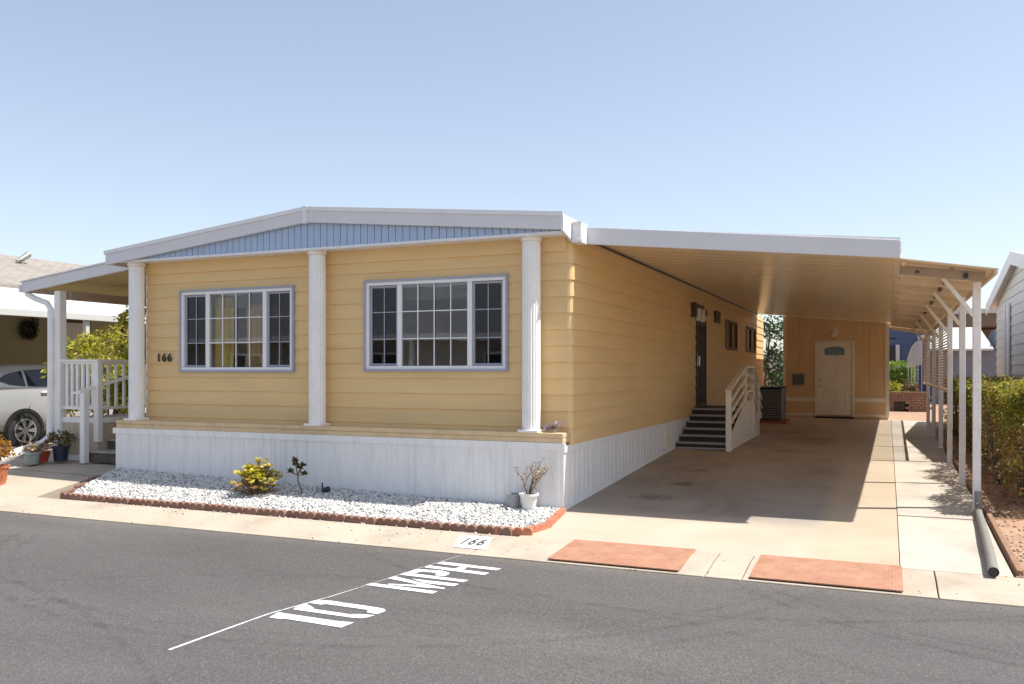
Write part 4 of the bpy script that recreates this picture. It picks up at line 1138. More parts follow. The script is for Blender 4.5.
# ------------------------------------------------------------------ left porch
PO = thing('porch', 'left side porch with grey white roof, baluster railing and steps', 'porch', (-8.4, 1.5, .2))
def pz(x): return 3.165 + (x + 9.84) * .116      # top of roof
YP = .5
mb = MB()
xa, xb = -9.84, -7.255
mb.hexa([(xa, YP, pz(xa) - .2), (xb, YP, pz(xb) - .2), (xb, YP + .05, pz(xb) - .2), (xa, YP + .05, pz(xa) - .2), (xa, YP, pz(xa) - .03), (xb, YP, pz(xb) - .03), (xb, YP + .05, pz(xb) - .03), (xa, YP + .05, pz(xa) - .03)])
mb.build('fascia', M['fascia'], PO, bevel=.005)
mb = MB(); mb.hexa([(xa - .02, YP - .02, pz(xa) - .028), (xb, YP - .02, pz(xb) - .028), (xb, 6.0, pz(xb) - .028), (xa - .02, 6.0, pz(xa) - .028), (xa - .02, YP - .02, pz(xa)), (xb, YP - .02, pz(xb)), (xb, 6.0, pz(xb)), (xa - .02, 6.0, pz(xa))])
mb.build('roof', M['cap'], PO, bevel=.004)
mb = MB(); y = YP + .055
while y < 5.9:
    ye = y + .35
    mb.hexa([(xa + .02, y, pz(xa) - .12), (xb, y, pz(xb) - .12), (xb, ye, pz(xb) - .12), (xa + .02, ye, pz(xa) - .12), (xa + .02, y, pz(xa) - .04), (xb, y, pz(xb) - .04), (xb, ye, pz(xb) - .04), (xa + .02, ye, pz(xa) - .04)]); y += .36
mb.build('soffit', M['porch_soffit'], PO)
mb = MB(); mb.box(-9.13, -9.0, .765, 5.9, 2.84, 2.98); mb.build('beam', M['beam'], PO, bevel=.005)
mb = MB(); mb.box(xa - .06, xa, YP - .02, 5.95, pz(xa) - .19, pz(xa) - .07); mb.build('gutter', M['fascia'], PO, bevel=.008)
XP = -9.12
for (x, y, w, z0, z1) in ((-9.13, .66, .066, .18, 2.98), (-9.05, 4.6, .06, .2, 2.86), (-7.08, .58, .035, .8, 3.25)):
    mb = MB(); mb.box(x - w, x + w, y - w, y + w, z0, z1); mb.build('post', M['white'], PO, bevel=.006)
# downspout beside the post with a long outlet
mb = MB(); pts = [(xa + .02, .58, 2.95), (-9.6, .57, 2.86), (-9.33, .57, 2.78), (-9.245, .57, 2.68), (-9.24, .57, 1.6), (-9.24, .55, .58), (-9.235, .40, .46), (-9.21, .05, .37), (-9.16, -.42, .27)]
mb.tube(pts, [.045, .045, .045, .048, .05, .052, .06, .075, .085], 10); mb.build('downspout', M['white'], PO, smooth=True)
# deck, skirt boards, railing
DZ = .88; XE = -8.27
mb = MB(); mb.box(-9.1, XE, YP + .17, 5.8, DZ - .05, DZ); mb.box(XE + .002, -7.2, 1.75, 5.8, DZ - .05, DZ - .001); mb.build('deck', M['tread'], PO)
mb = MB()
x = -9.06
while x < XE - .02:
    mb.box(x, min(x + .145, XE), .655, .68, .22, .80); x += .15
y = .69
while y < 1.9:
    mb.box(XE - .02, XE, y, y + .145, .22, .80); y += .15
mb.build('skirt_boards', M['porch_board'], PO)
mb = MB(); mb.box(-9.06, XE + .01, .64, .665, .80, .89); mb.box(-9.06, XE + .01, .635, .654, .18, .27); mb.box(XE + .001, XE + .02, .67, 1.9, .80, .89); mb.build('trim_board', M['white'], PO, bevel=.004)
mb = MB(); mb.box(-9.06, XE + .05, .60, .72, 1.80, 1.84); mb.box(XE - .05, XE + .05, .721, 2.6, 1.80, 1.839); mb.box(-9.06, XE, .64, .69, 1.76, 1.798); mb.box(XE - .025, XE + .025, .72, 2.6, 1.76, 1.798)
mb.build('top_rail', M['white'], PO, bevel=.005)
mb = MB(); mb.box(-9.06, XE, .64, .69, 1.02, 1.07); mb.box(XE - .025, XE + .025, .72, 2.6, 1.02, 1.068); mb.build('bottom_rail', M['white'], PO, bevel=.004)
for k in range(6):
    x = -8.97 + .118 * k; mb = MB(); mb.box(x - .027, x + .027, .645, .685, 1.07, 1.76); mb.build('baluster', M['white'], PO, bevel=.003)
for k in range(11):
    y = .86 + .16 * k; mb = MB(); mb.box(XE - .02, XE + .02, y - .02, y + .02, 1.068, 1.76); mb.build('baluster', M['white'], PO, bevel=.003)
for (x, y, z0, z1) in ((XE, .665, .5, 1.80), (XE, 2.6, .5, 1.80), (-8.34, .46, .17, 1.33)):
    mb = MB(); mb.box(x - .05, x + .05, y - .05, y + .05, z0, z1); mb.build('railing_post', M['white'], PO, bevel=.006)
mb = MB(); mb.bar((-8.33, .36, 1.32), (-8.13, 1.45, 1.62), .05, .05); mb.bar((-8.58, .46, 1.30), (-8.38, .46, 1.30), .04, .04); mb.build('handrail', M['white'], PO, bevel=.004)
for k in range(4):
    z1 = .2 + .17 * (k + 1); y0 = .52 + .29 * k
    x0 = -8.36 if k == 0 else XE + .025
    mb = MB(); mb.box(x0, -7.21, y0 + .02, y0 + .04, z1 - .19, z1 - .036); mb.build('riser', M['riser'], PO)
    mb = MB(); mb.box(x0 - .01, -7.2, y0 - .01, y0 + .315, z1 - .035, z1); mb.build('tread', M['tread'], PO, bevel=.005)

# ------------------------------------------------------------------ plants and pots
def pot(mb, c, r0, r1, h, rim=.02):
    mb.lathe([(r0, 0), (r1 - .005, h - rim * 1.6), (r1 + rim * .5, h - rim * 1.5), (r1 + rim * .5, h), (r1 - .012, h), (r1 - .02, h - .03)], c, 22)
def potted(name, lab, loc, r0, r1, h, pm, leafm, npts, ls, cr, ch, seed, asp=.55, up=.4, square=False):
    t = thing(name, lab, 'potted plant', loc)
    mb = MB()
    if square:
        mb.hexa([(loc[0] + a * r0, loc[1] + b_ * r0, loc[2]) for a, b_ in ((-1, -1), (1, -1), (1, 1), (-1, 1))] + [(loc[0] + a * r1, loc[1] + b_ * r1, loc[2] + h) for a, b_ in ((-1, -1), (1, -1), (1, 1), (-1, 1))])
        mb.build('pot', pm, t, bevel=.012)
    else:
        pot(mb, loc, r0, r1, h); mb.build('pot', pm, t, smooth=True)
    mb = MB(); mb.lathe([(r1 * .8, 0), (r1 * .5, .012), (.01, .016)], (loc[0], loc[1], loc[2] + h + (.001 if square else -.02)), 14); mb.build('soil', M['soil'], t)
    mb = MB(); rr = random.Random(seed)
    for k in range(9):
        a = rr.uniform(0, 2 * PI); q = rr.uniform(.3, .9)
        mb.tube([(loc[0] + .02 * math.cos(a), loc[1] + .02 * math.sin(a), loc[2] + h - .03), (loc[0] + cr * .5 * q * math.cos(a), loc[1] + cr * .5 * q * math.sin(a), loc[2] + h + ch * .5), (loc[0] + cr * q * math.cos(a), loc[1] + cr * q * math.sin(a), loc[2] + h + ch * rr.uniform(.6, 1))], [.006, .005, .002], 5)
    mb.build('stem', M['bark'], t)
    P = blob_points(npts, (loc[0], loc[1], loc[2] + h + ch * .5), (cr, cr, ch * .55), 22, seed, .35, loc[2] + h)
    leaves('foliage', P, ls, leafm, t, asp, up)
    return t
gz = lambda x, y: lotz(x, y)
potted('potted_plant', 'golden orange bushy plant in a terracotta pot by the car', (-8.42, -1.0, gz(-8.42, -1.0)), .13, .18, .28, M['terracotta'], M['leaf_gold'], 1500, .045, .27, .42, 3)
potted('potted_plant', 'pale seedling in the small grey green pot', (-8.95, .0, gz(-8.95, 0)), .09, .12, .19, M['greypot'], M['leaf_tan'], 60, .05, .08, .12, 4)
potted('potted_plant', 'low dry plant in the square red pot', (-9.06, .18, gz(-9.06, .18)), .11, .14, .18, M['redpot'], M['leaf_tan'], 160, .05, .2, .14, 5, square=True)
potted('potted_plant', 'red and green leafy plant in a dark blue pot', (-8.80, .40, gz(-8.80, .40)), .10, .125, .24, M['bluepot'], M['leaf_coleus'], 330, .06, .21, .22, 6)
# white pot with a dry bonsai-like plant, empty zinc bucket
wz = bedz(-.36, -.17) + .012
t = thing('potted_plant', 'dried twiggy plant in a white pot near the skirting corner', 'potted plant', (-.36, -.2, wz))
mb = MB(); pot(mb, (-.36, -.2, wz), .075, .11, .185, .016); mb.build('pot', M['whitepot'], t, smooth=True)
mb = MB(); mb.lathe([(.095, 0), (.05, .01), (.01, .012)], (-.36, -.2, wz + .165), 14); mb.build('soil', M['soil'], t)
mb = MB(); rr = random.Random(5); tips = []
def twig(p, d, r, n):
    q = p + d * rr.uniform(.07, .12)
    mb.tube([p, (p + q) / 2 + Vector((rr.uniform(-.012, .012), rr.uniform(-.012, .012), 0)), q], [r, r * .85, r * .7], 5)
    tips.append(q)
    if n > 0:
        for k in range(2 if n > 1 else rr.choice((1, 2))):
            nd = (d + Vector((rr.uniform(-.75, .75), rr.uniform(-.6, .6), rr.uniform(-.2, .45)))).normalized(); twig(q, nd, r * .66, n - 1)
for a in (-.5, .05, .5, .2): twig(Vector((-.36 + a * .05, -.2, wz + .16)), Vector((a * .7, rr.uniform(-.2, .2), 1)).normalized(), .011, 3)
mb.build('branches', M['twig'], t)
P = np.repeat(np.array([tuple(q) for q in tips]), 4, 0) + rng.normal(size=(len(tips) * 4, 3)) * .015
leaves('foliage', P, .026, M['leaf_tan'], t, .6, .2)
t = thing('bucket', 'small dull zinc bucket beside the white pot', 'bucket', (-.565, -.17, wz))
mb = MB(); mb.lathe([(.065, 0), (.082, .155), (.086, .156), (.086, .168), (.078, .168), (.07, .05), (.01, .04)], (-.565, -.17, wz), 20); mb.build('pail', M['zinc'], t, smooth=True)
mb = MB(); mb.tube([(-.565 + .085 * math.cos(a), -.17 - .01, wz + .16 - .05 * math.sin(a)) for a in np.linspace(0, PI, 9)], .003, 5); mb.build('handle', M['grey_metal'], t)

def rosette(pts, dirs, c, n, L, tilt, g_):
    for k in range(n):
        a = 2 * PI * k / n + g_.uniform(-.2, .2); e = tilt + g_.uniform(-.3, .3)
        pts.append(c); dirs.append((math.cos(a) * math.cos(e) * 2.2, math.sin(a) * math.cos(e) * 2.2, math.sin(e) * 2.2))
bx, by = -4.0, -.62; bz = bedz(bx, by)
t = thing('succulent_bush', 'round yellow green succulent bush on the white gravel', 'shrub', (bx, by, bz))
rr = random.Random(2); P = []; D = []; P2 = []; D2 = []
mbs = MB()
for k in range(135):
    a = rr.uniform(0, 2 * PI); e = rr.uniform(0.0, PI / 2)
    lob = 1 + .22 * math.sin(3 * a + .7) + .14 * math.sin(5 * a + 2 + 2 * e)
    q = rr.uniform(.7, 1.08) * lob
    x = .34 * q * math.cos(a) * math.cos(e); y = .27 * q * math.sin(a) * math.cos(e); zz = .05 + .27 * q * min(1, 1.25 * math.sin(e)) * (1 + .12 * math.cos(a - .6))
    c = (bx + x, by + y, bz + zz)
    (rosette(P, D, c, 10, .05, .45, rr) if zz > .12 + rr.uniform(-.06, .1) else rosette(P2, D2, c, 8, .05, .3, rr))
    mbs.tube([(bx + x * .2, by + y * .2, bz + .0), (bx + x * .6, by + y * .6, bz + zz * .6), c], [.009, .006, .005], 5)
mbs.build('stems', M['twig'], t)
leaves('foliage', P, .06, M['succ_y'], t, .55, .6, D); leaves('dry_foliage', P2, .058, M['succ_p'], t, .45, .4, D2)
sx_, sy_ = -3.44, -.42; sz_ = bedz(sx_, sy_)
t = thing('succulent_plant', 'small dark tree-like succulent with bare curved stem', 'plant', (sx_, sy_, sz_))
mb = MB(); mb.tube([(sx_ + .02, sy_, sz_), (sx_ - .01, sy_, sz_ + .09), (sx_ - .05, sy_, sz_ + .17), (sx_ - .055, sy_, sz_ + .27)], [.013, .011, .010, .010], 7)
P = []; D = []
for (dx, dz, dy) in ((-.17, .28, .0), (-.11, .37, .03), (-.085, .43, -.02), (.015, .37, .02), (.06, .26, -.02), (-.05, .33, .04)):
    c = (sx_ + dx, sy_ + dy, sz_ + dz); mb.tube([(sx_ - .055, sy_, sz_ + .25), ((sx_ - .055 + c[0]) / 2, sy_ + dy / 2, (sz_ + .26 + c[2]) / 2 - .01), c], [.009, .007, .006], 6)
    for q in range(3): rosette(P, D, c, 9, .04, .2 + .4 * q, rr)
mb.build('stem', M['twig'], t); leaves('foliage', P, .055, M['succ_g'], t, .5, .5, D)
t = thing('garden_light', 'small black garden spotlight lying on the gravel by the skirting', 'garden light', (-3.2, -.26, bedz(-3.2, -.26)))
lz = bedz(-3.2, -.26)
mb = MB(); mb.tube([(-3.23, -.25, lz), (-3.235, -.25, lz + .13)], .01, 8); mb.build('stake', M['black_plastic'], t)
mb = MB(); mb.tube([(-3.2, -.28, lz + .035), (-3.12, -.28, lz + .05)], [.035, .045], 12); mb.build('lamp_head', M['black_plastic'], t, smooth=True)
# lilac artificial flower on the ledge
fx, fy, fz = -.155, .10, .915
t = thing('flower_ornament', 'lilac fabric flower lying on the ledge by the corner column', 'ornament', (fx, fy, fz))
P = []; D = []
for k in range(4):
    rosette(P, D, (fx + (.03 * k - .05), fy, fz + .05 + .008 * (k % 2)), 14, .06, .1 + .3 * k, rr)
leaves('petals', P, .075, M['purple'], t, .7, .1, D)
mb = MB(); mb.lathe([(.02, 0), (.03, .02), (.01, .045)], (fx, fy, fz + .005), 10); mb.build('flower_base', M['purple'], t)

# hedge along the walkway
HG = thing('hedge', 'clipped yellow green hedge with bare brown stems right of the carport posts', 'hedge', (5.3, 6, .1))
n = 36000
Y = 1.35 + 13.2 * rng.random(n) ** 1.25; u = rng.random(n); top = 1.42 + .03 * np.sin(Y * 3.1) + .05 * rng.normal(size=n)
fx0 = 4.78 + .10 * np.sin(Y * 2.3) + .06 * np.sin(Y * 7.1)
zrel = np.where(u < .45, top - .22 * rng.random(n) ** 2, .28 + (top - .28) * rng.random(n) ** .75)
Xh = np.where(u < .45, fx0 + 1.25 * rng.random(n), fx0 + .22 * rng.random(n) ** 1.5)
cl = np.sin(Y * 9.0 + zrel * 5) + np.sin(Y * 4.3 - zrel * 9 + Xh * 3) + np.sin(Y * 17 + zrel * 13)
keep = (u < .45) | (cl > -1.0 + 1.2 * (zrel < 1.0))
front = 1.2 + .12 * rng.normal(size=n)
P = np.stack([Xh, Y, zrel], 1)
endp = rng.random(n) < .06
P[endp, 1] = 1.33 + .12 * rng.random(endp.sum()); P[endp, 0] = 4.8 + 1.2 * rng.random(endp.sum())
P = P[keep]
green = (P[:, 2] > 1.08 + .22 * np.sin(P[:, 1] * 5.3) * np.sin(P[:, 1] * 2.1 + 1)) | (rng.random(len(P)) < .3)
leaves('foliage', P[green], .06, M['leaf_hedge'], HG, .55, .5)
leaves('dry_foliage', P[~green], .05, M['leaf_dry'], HG, .5, .3)
rr = random.Random(9)
for k in range(24):
    y = 1.5 + k * .52 + rr.uniform(-.15, .15); x = 4.98 + rr.uniform(-.12, .25)
    mb = MB(); zb = lotz(x, y) - .02
    for j in range(rr.choice((3, 4, 5))):
        dx, dy = rr.uniform(-.2, .25), rr.uniform(-.25, .25)
        mb.tube([(x + dx * .15, y + dy * .15, zb), (x + dx * .6, y + dy * .5, zb + .4), (x + dx * .9, y + dy * 1.1, zb + .85), (x + dx * 1.3, y + dy * 1.3, zb + 1.2)], [.024, .018, .013, .006], 6)
    mb.build('stem', M['bark'], HG)
core = MB(); core.box(5.25, 5.9, 1.7, 14.2, .55, 1.28); core.build('inner_twigs', M['leaf_dry'], HG)

# shrub between porch and neighbour's carport
S = thing('shrub', 'sunlit yellow green shrub behind the porch railing', 'shrub', (-11.2, 3.3, .12))
P = np.concatenate([blob_points(6500, (-11.2, 3.4, 1.72), (1.05, .95, .72), 40, 5, .30, .9), blob_points(1700, (-11.2, 3.4, 1.0), (.7, .8, .6), 24, 6, .35, .3)])
leaves('foliage', P, .105, M['leaf_shrub'], S, .42, .4)
mb = MB(); rr = random.Random(3)
for k in range(10):
    a = rr.uniform(0, 2 * PI); q = rr.uniform(.3, .9)
    mb.tube([(-11.2 + .06 * math.cos(a), 3.4 + .06 * math.sin(a), .08), (-11.2 + .35 * q * math.cos(a), 3.4 + .35 * q * math.sin(a), .9), (-11.2 + .9 * q * math.cos(a), 3.4 + .8 * q * math.sin(a), 1.9 + .3 * rr.random())], [.03, .02, .006], 6)
mb.build('trunk', M['bark'], S)
S = thing('climbing_vine', 'loose green vine hanging beside the left column', 'vine', (-8.9, 3.6, .9))
P = blob_points(300, (-9.35, 2.55, 2.62), (.30, .4, .22), 12, 8, .4); P = np.concatenate([P, blob_points(260, (-7.05, 1.5, 2.3), (.12, .3, .5), 12, 9, .4)])
leaves('foliage', P, .09, M['leaf_shrub'], S, .45, .3)
mb = MB(); mb.tube([(-9.3, 2.6, .88), (-9.25, 2.6, 1.7), (-9.3, 2.55, 2.7)], [.012, .01, .006], 6); mb.tube([(-7.02, 1.5, .88), (-7.05, 1.5, 1.8), (-7.02, 1.5, 2.7)], [.012, .01, .006], 6); mb.build('stem', M['bark'], S)

# tree in the gap between house and shed
T = thing('tree', 'dark leafy tree behind the gap between house and shed', 'tree', (-.35, 21.5, .3))
P = np.concatenate([blob_points(1900, (-.3, 21.5, 2.5), (1.5, 1.2, 1.25), 60, 12, .20, .9), blob_points(500, (-.3, 21.3, 1.35), (1.2, 1, .7), 26, 13, .22, .5)])
leaves('crown', P, .16, M['leaf_dark'], T, .5, .3)
mb = MB(); mb.tube([(-.45, 21.5, .2), (-.4, 21.5, 1.2), (-.3, 21.5, 2.2), (-.2, 21.5, 3.3)], [.07, .055, .04, .015], 8)
rr = random.Random(8)
for k in range(12):
    a = rr.uniform(0, 2 * PI); z0 = rr.uniform(1, 2.4); mb.tube([(-.35, 21.5, z0), (-.35 + .6 * math.cos(a), 21.5 + .5 * math.sin(a), z0 + .4), (-.35 + 1.2 * math.cos(a), 21.5 + .9 * math.sin(a), z0 + .8)], [.025, .016, .006], 6)
mb.build('trunk', M['bark'], T)
F_ = thing('fence', 'white board fence behind the dark tree', 'fence', (-2.2, 24.5, .3))
mb = MB(); x = -6
while x < 1.9: mb.box(x, x + .145, 24.5, 24.53, .25, 2.3); x += .15
mb.build('boards', M['nb_white'], F_)
for x in (-5.9, -3.5, -1.2, 1.8):
    mb = MB(); mb.box(x - .05, x + .05, 24.535, 24.63, .2, 2.38); mb.build('fence_post', M['nb_white'], F_)

# ------------------------------------------------------------------ left neighbour: car, carport, house
CAR = thing('parked_car', 'silver SUV parked behind the porch with its tail to the street', 'car', (-13.83, 4.3, .1))
cz0 = .10; CXc = -13.83
def car_body():
    # stations: y, z_low, z_belt, z_roof, half width low, belt, roof
    st = [(1.92, .55, .98, 1.08, .70, .72, .60), (2.0, .42, 1.10, 1.38, .82, .84, .62), (2.12, .36, 1.20, 1.56, .87, .88, .63), (2.4, .32, 1.23, 1.64, .90, .90, .66), (3.0, .28, 1.22, 1.69, .905, .905, .68),
          (3.8, .26, 1.20, 1.70, .905, .905, .69), (4.5, .26, 1.17, 1.65, .905, .905, .68), (5.1, .26, 1.13, 1.44, .905, .90, .64), (5.5, .27, 1.08, 1.18, .90, .89, .62), (5.9, .30, 1.02, 1.08, .88, .86, .62), (6.25, .36, .92, .99, .82, .80, .60), (6.42, .45, .72, .82, .70, .68, .55)]
    mb = MB(); vs = []; n = 0
    for (y, zl, zb_, zr, wl, wb, wr) in st:
        half = [(0, zl), (wl * .85, zl), (wl, zl + .12), (wl * 1.005, (zl + zb_) / 2), (wb, zb_ - .03), (wb * .985, zb_), ((wb + wr) / 2, (zb_ + zr) / 2 + .01), (wr + .02, zr - .05), (wr - .1, zr - .008), (0, zr)]
        ring = [(CXc + a, y, cz0 + b_) for a, b_ in half] + [(CXc - a, y, cz0 + b_) for a, b_ in half[-2:0:-1]]
        n = len(ring); vs += ring
    fs = []
    for i in range(len(st) - 1):
        for k in range(n): fs.append((i * n + k, i * n + (k + 1) % n, (i + 1) * n + (k + 1) % n, (i + 1) * n + k))
    fs += [tuple(range(n)), tuple((len(st) - 1) * n + k for k in range(n))]
    mb.add(vs, fs); o = mb.build('body', M['carpaint'], CAR, smooth=True)
    o.data.set_sharp_from_angle(angle=rad(60))
    return o
car_body()
def car_side_x(y, z):   # outer side surface (+X side)
    zb_ = 1.23 - .015 * (y - 2); wb = .905
    if z <= zb_: return wb
    zr = 1.66; return wb + (.70 - wb) * (z - zb_) / (zr - zb_)
for sgn in (1, -1):
    for poly in ([(2.36, 1.37), (2.6, 1.28), (2.93, 1.24), (2.93, 1.555), (2.75, 1.53), (2.55, 1.47)], [(3.0, 1.24), (3.9, 1.22), (3.9, 1.60), (3.45, 1.595), (3.0, 1.565)], [(3.98, 1.22), (5.0, 1.18), (4.8, 1.40), (4.5, 1.52), (3.98, 1.595)]):
        mb = MB(); m_ = len(poly)
        mb.add([(CXc + sgn * (car_side_x(y, z_) + .012), y, cz0 + z_) for y, z_ in poly] + [(CXc + sgn * (car_side_x(y, z_) - .03), y, cz0 + z_) for y, z_ in poly],
               [tuple(range(m_)), tuple(range(2 * m_ - 1, m_ - 1, -1))] + [(i, (i + 1) % m_, m_ + (i + 1) % m_, m_ + i) for i in range(m_)])
        mb.build('side_window', M['carglass'], CAR)
    for yy in (3.28, 4.15):
        mb = MB(); mb.bar((CXc + sgn * .93, yy, cz0 + 1.10), (CXc + sgn * .93, yy + .22, cz0 + 1.10), .03, .04); mb.build('door_handle', M['cap'], CAR, bevel=.008)
    for yy in (2.9, 5.55):
        w = thing('wheel', None, None, (0, 0, 0)); w.parent = CAR; w.location = (sgn * .83, yy - 4.3, .31)
        mb = MB(); prof = []
        R_ = .335
        mb.tube([(-.11, 0, 0), (-.10, 0, 0), (.08, 0, 0), (.095, 0, 0)], [R_ - .03, R_, R_, R_ - .035], 32)
        ty = mb.build('tyre', M['tyre'], w, smooth=True, local=True)
        mb = MB(); mb.tube([(.02, 0, 0), (.098, 0, 0)], [.235, .242], 32); mb.build('wheel_well', M['tyre'], w, local=True)
        mb = MB()
        for k in range(7):
            a = 2 * PI * k / 7
            for da in (-.13, .13): mb.bar((.108, .05 * math.cos(a), .05 * math.sin(a)), (.104, .225 * math.cos(a + da), .225 * math.sin(a + da)), .036, .02, (1, 0, 0))
        mb.tube([(.095, 0, 0), (.118, 0, 0)], [.075, .06], 16)
        ring = []
        vs = []; fs = []
        for k in range(36):
            a = 2 * PI * k / 36
            for (r_, x_) in ((.222, .10), (.222, .116), (.248, .112), (.248, .09)): vs.append((x_, r_ * math.cos(a), r_ * math.sin(a)))
        for k in range(36):
            for j in range(4): fs.append((4 * k + j, 4 * k + (j + 1) % 4, 4 * ((k + 1) % 36) + (j + 1) % 4, 4 * ((k + 1) % 36) + j))
        mb.add(vs, fs); mb.build('rim', M['rim'], w, bevel=.003, local=True)
        if sgn < 0: w.rotation_euler = (0, 0, PI)
        # wheel arch: dark liner and cladding ring
        mb = MB(); vs = []; fs = []; m_ = 28
        for k in range(m_ + 1):
            a = -.25 + (PI + .5) * k / m_
            for (r_, o2) in ((.375, .0), (.375, .03), (.445, .03), (.445, .0)): vs.append((CXc + sgn * (.895 + o2), yy + r_ * math.cos(a), cz0 + .33 + r_ * math.sin(a)))
        for k in range(m_):
            for j in range(4): fs.append((4 * k + j, 4 * k + (j + 1) % 4, 4 * k + 4 + (j + 1) % 4, 4 * k + 4 + j))
        mb.add(vs, fs); mb.build('arch_trim', M['black_plastic'], CAR)
        mb = MB(); mb.tube([(CXc + sgn * .80, yy, cz0 + .33), (CXc + sgn * .912, yy, cz0 + .33)], .378, 28); mb.build('arch_liner', M['tyre'], CAR)
    mb = MB(); mb.box(CXc + sgn * .80 - .06, CXc + sgn * .80 + .06, 1.985, 2.1, cz0 + 1.0, cz0 + 1.5); mb.build('tail_light', M['redlens'], CAR, bevel=.02)
mb = MB(); mb.box(CXc - .88, CXc + .88, 1.86, 2.05, cz0 + .38, cz0 + .62); mb.build('bumper', M['black_plastic'], CAR, bevel=.05)
mb = MB(); mb.box(CXc - .55, CXc + .55, 1.97, 1.99, cz0 + 1.12, cz0 + 1.5); mb.build('rear_window', M['carglass'], CAR)

NC = thing('neighbour_carport', 'white ribbed metal carport roof over the silver car', 'carport', (-14, 8, .1))
mb = MB(); NX0, NX1 = -12.2, -16.0
y = -.5
while y < 15:
    for (a, b_) in ((NX0, NX1),):
        mb.hexa([(a, y, 2.83), (a, y + .4, 2.83), (b_, y + .4, 3.64), (b_, y, 3.64), (a, y, 2.86), (a, y + .394, 2.86), (b_, y + .394, 3.67), (b_, y, 3.67)])
    y += .4
mb.build('roof_panel', M['nb_white'], NC)
mb = MB()
for k in range(1, 5):
    t_ = k / 5; x = NX0 + (NX1 - NX0) * t_; zz = 2.865 + .81 * t_; mb.bar((x, -.5, zz), (x, 15, zz), .05, .02)
mb.build('rib', M['nb_white'], NC)
mb = MB(); mb.box(NX0 + .001, NX0 + .05, -.52, 15, 2.73, 2.87); mb.build('fascia', M['nb_white'], NC, bevel=.01)
for y in (3.85, 8.5, 13.2, -.3):
    mb = MB(); mb.box(NX0 - .12, NX0 - .02, y - .05, y + .05, .05, 2.76 if y != -.3 else 2.76); mb.build('post', M['nb_white'], NC, bevel=.006)
NH = thing('neighbour_house', 'olive beige house with tan shingle roof left of the carport', 'house', (-18, 8, .1))
mb = MB(); siding(mb, [(-20.5, 1.5), (-16.02, 1.5), (-16.02, 18), (-20.5, 18)], [.1, 3.62] , [], .0); mb.build('wall', M['nb_wall'], NH)
mb = MB(); mb.hexa([(-15.95, .9, 3.66), (-15.95, 18.4, 3.66), (-18.6, 18.4, 4.74), (-18.6, .9, 4.74), (-15.95, .9, 3.74), (-15.95, 18.4, 3.74), (-18.6, 18.4, 4.82), (-18.6, .9, 4.82)])
mb.hexa([(-18.6, .9, 4.74), (-18.6, 18.4, 4.74), (-21.2, 18.4, 3.66), (-21.2, .9, 3.66), (-18.6, .9, 4.82), (-18.6, 18.4, 4.82), (-21.2, 18.4, 3.74), (-21.2, .9, 3.74)])
nroof = mb.build('roof', M['shingle'], NH)
mb = MB(); mb.tube([(-17.9, 6.62, 4.4), (-17.9, 6.62, 4.62)], .05, 8); mb.tube([(-17.9, 6.45, 4.60), (-17.9, 6.6, 4.66), (-17.9, 6.82, 4.82)], [.03, .07, .085], 10); mb.tube([(-17.9, 6.4, 4.44), (-17.9, 6.62, 4.42)], .025, 6)
vc = mb.build('roof_cowl', M['grey_metal'], nroof, smooth=True)
mb = MB(); mb.box(-16.0, -15.94, 5.95, 6.08, .2, 3.0); mb.box(-16.0, -15.94, 7.0, 7.12, .2, 3.0); mb.box(-16.0, -15.94, 6.08, 7.0, 2.9, 3.0); df = mb.build('door', M['brown'], NH)
mb = MB(); mb.box(-16.01, -15.97, 6.08, 7.0, .2, 2.9); mb.build('door_leaf', M['nb_white'], df)
mb = MB(); mb.box(-16.0, -15.9, 5.05, 5.55, 3.0, 3.1); mb.box(-16.0, -15.96, 5.45, 5.62, 2.75, 3.0); mb.build('wall_lamp', M['brown'], NH, bevel=.01)
mb = MB(); mb.box(-16.0, -15.97, 8.2, 8.3, .2, 3.2); mb.box(-16.0, -15.97, 10.2, 10.3, .2, 3.2); mb.build('wall_batten', M['brown'], NH)
W_ = thing('wreath', 'dark round wreath hanging on the olive beige wall', 'wreath', (-15.93, 5.3, 2.68))
a = rng.random(700) * 2 * PI; r_ = .17 + .045 * rng.normal(size=700)
leaves('foliage', np.stack([-15.92 + .03 * rng.normal(size=700), 5.3 + r_ * np.cos(a), 2.66 + r_ * np.sin(a)], 1), .06, M['wreath'], W_, .5, 0)
mb = MB(); mb.tube([(-15.93, 5.3 + .17 * math.cos(q), 2.66 + .17 * math.sin(q)) for q in np.linspace(0, 2 * PI, 25)], .035, 6); mb.build('ring', M['wreath'], W_)

# ------------------------------------------------------------------ right neighbour and the houses behind
RH = thing('grey_house', 'pale grey lap sided house with gable end beyond the hedge', 'house', (9, 7.5, .1))
RXw = 6.1
pk, ev = 4.06, 3.3
y0, y1, ym = 6.3, 17.0, 11.55
mb = MB()
zz = [.25 + .22 * k for k in range(15)]
siding(mb, [(14, 15.95), (RXw, 15.95), (RXw, 7.15), (14, 7.15)], zz, [], .018)
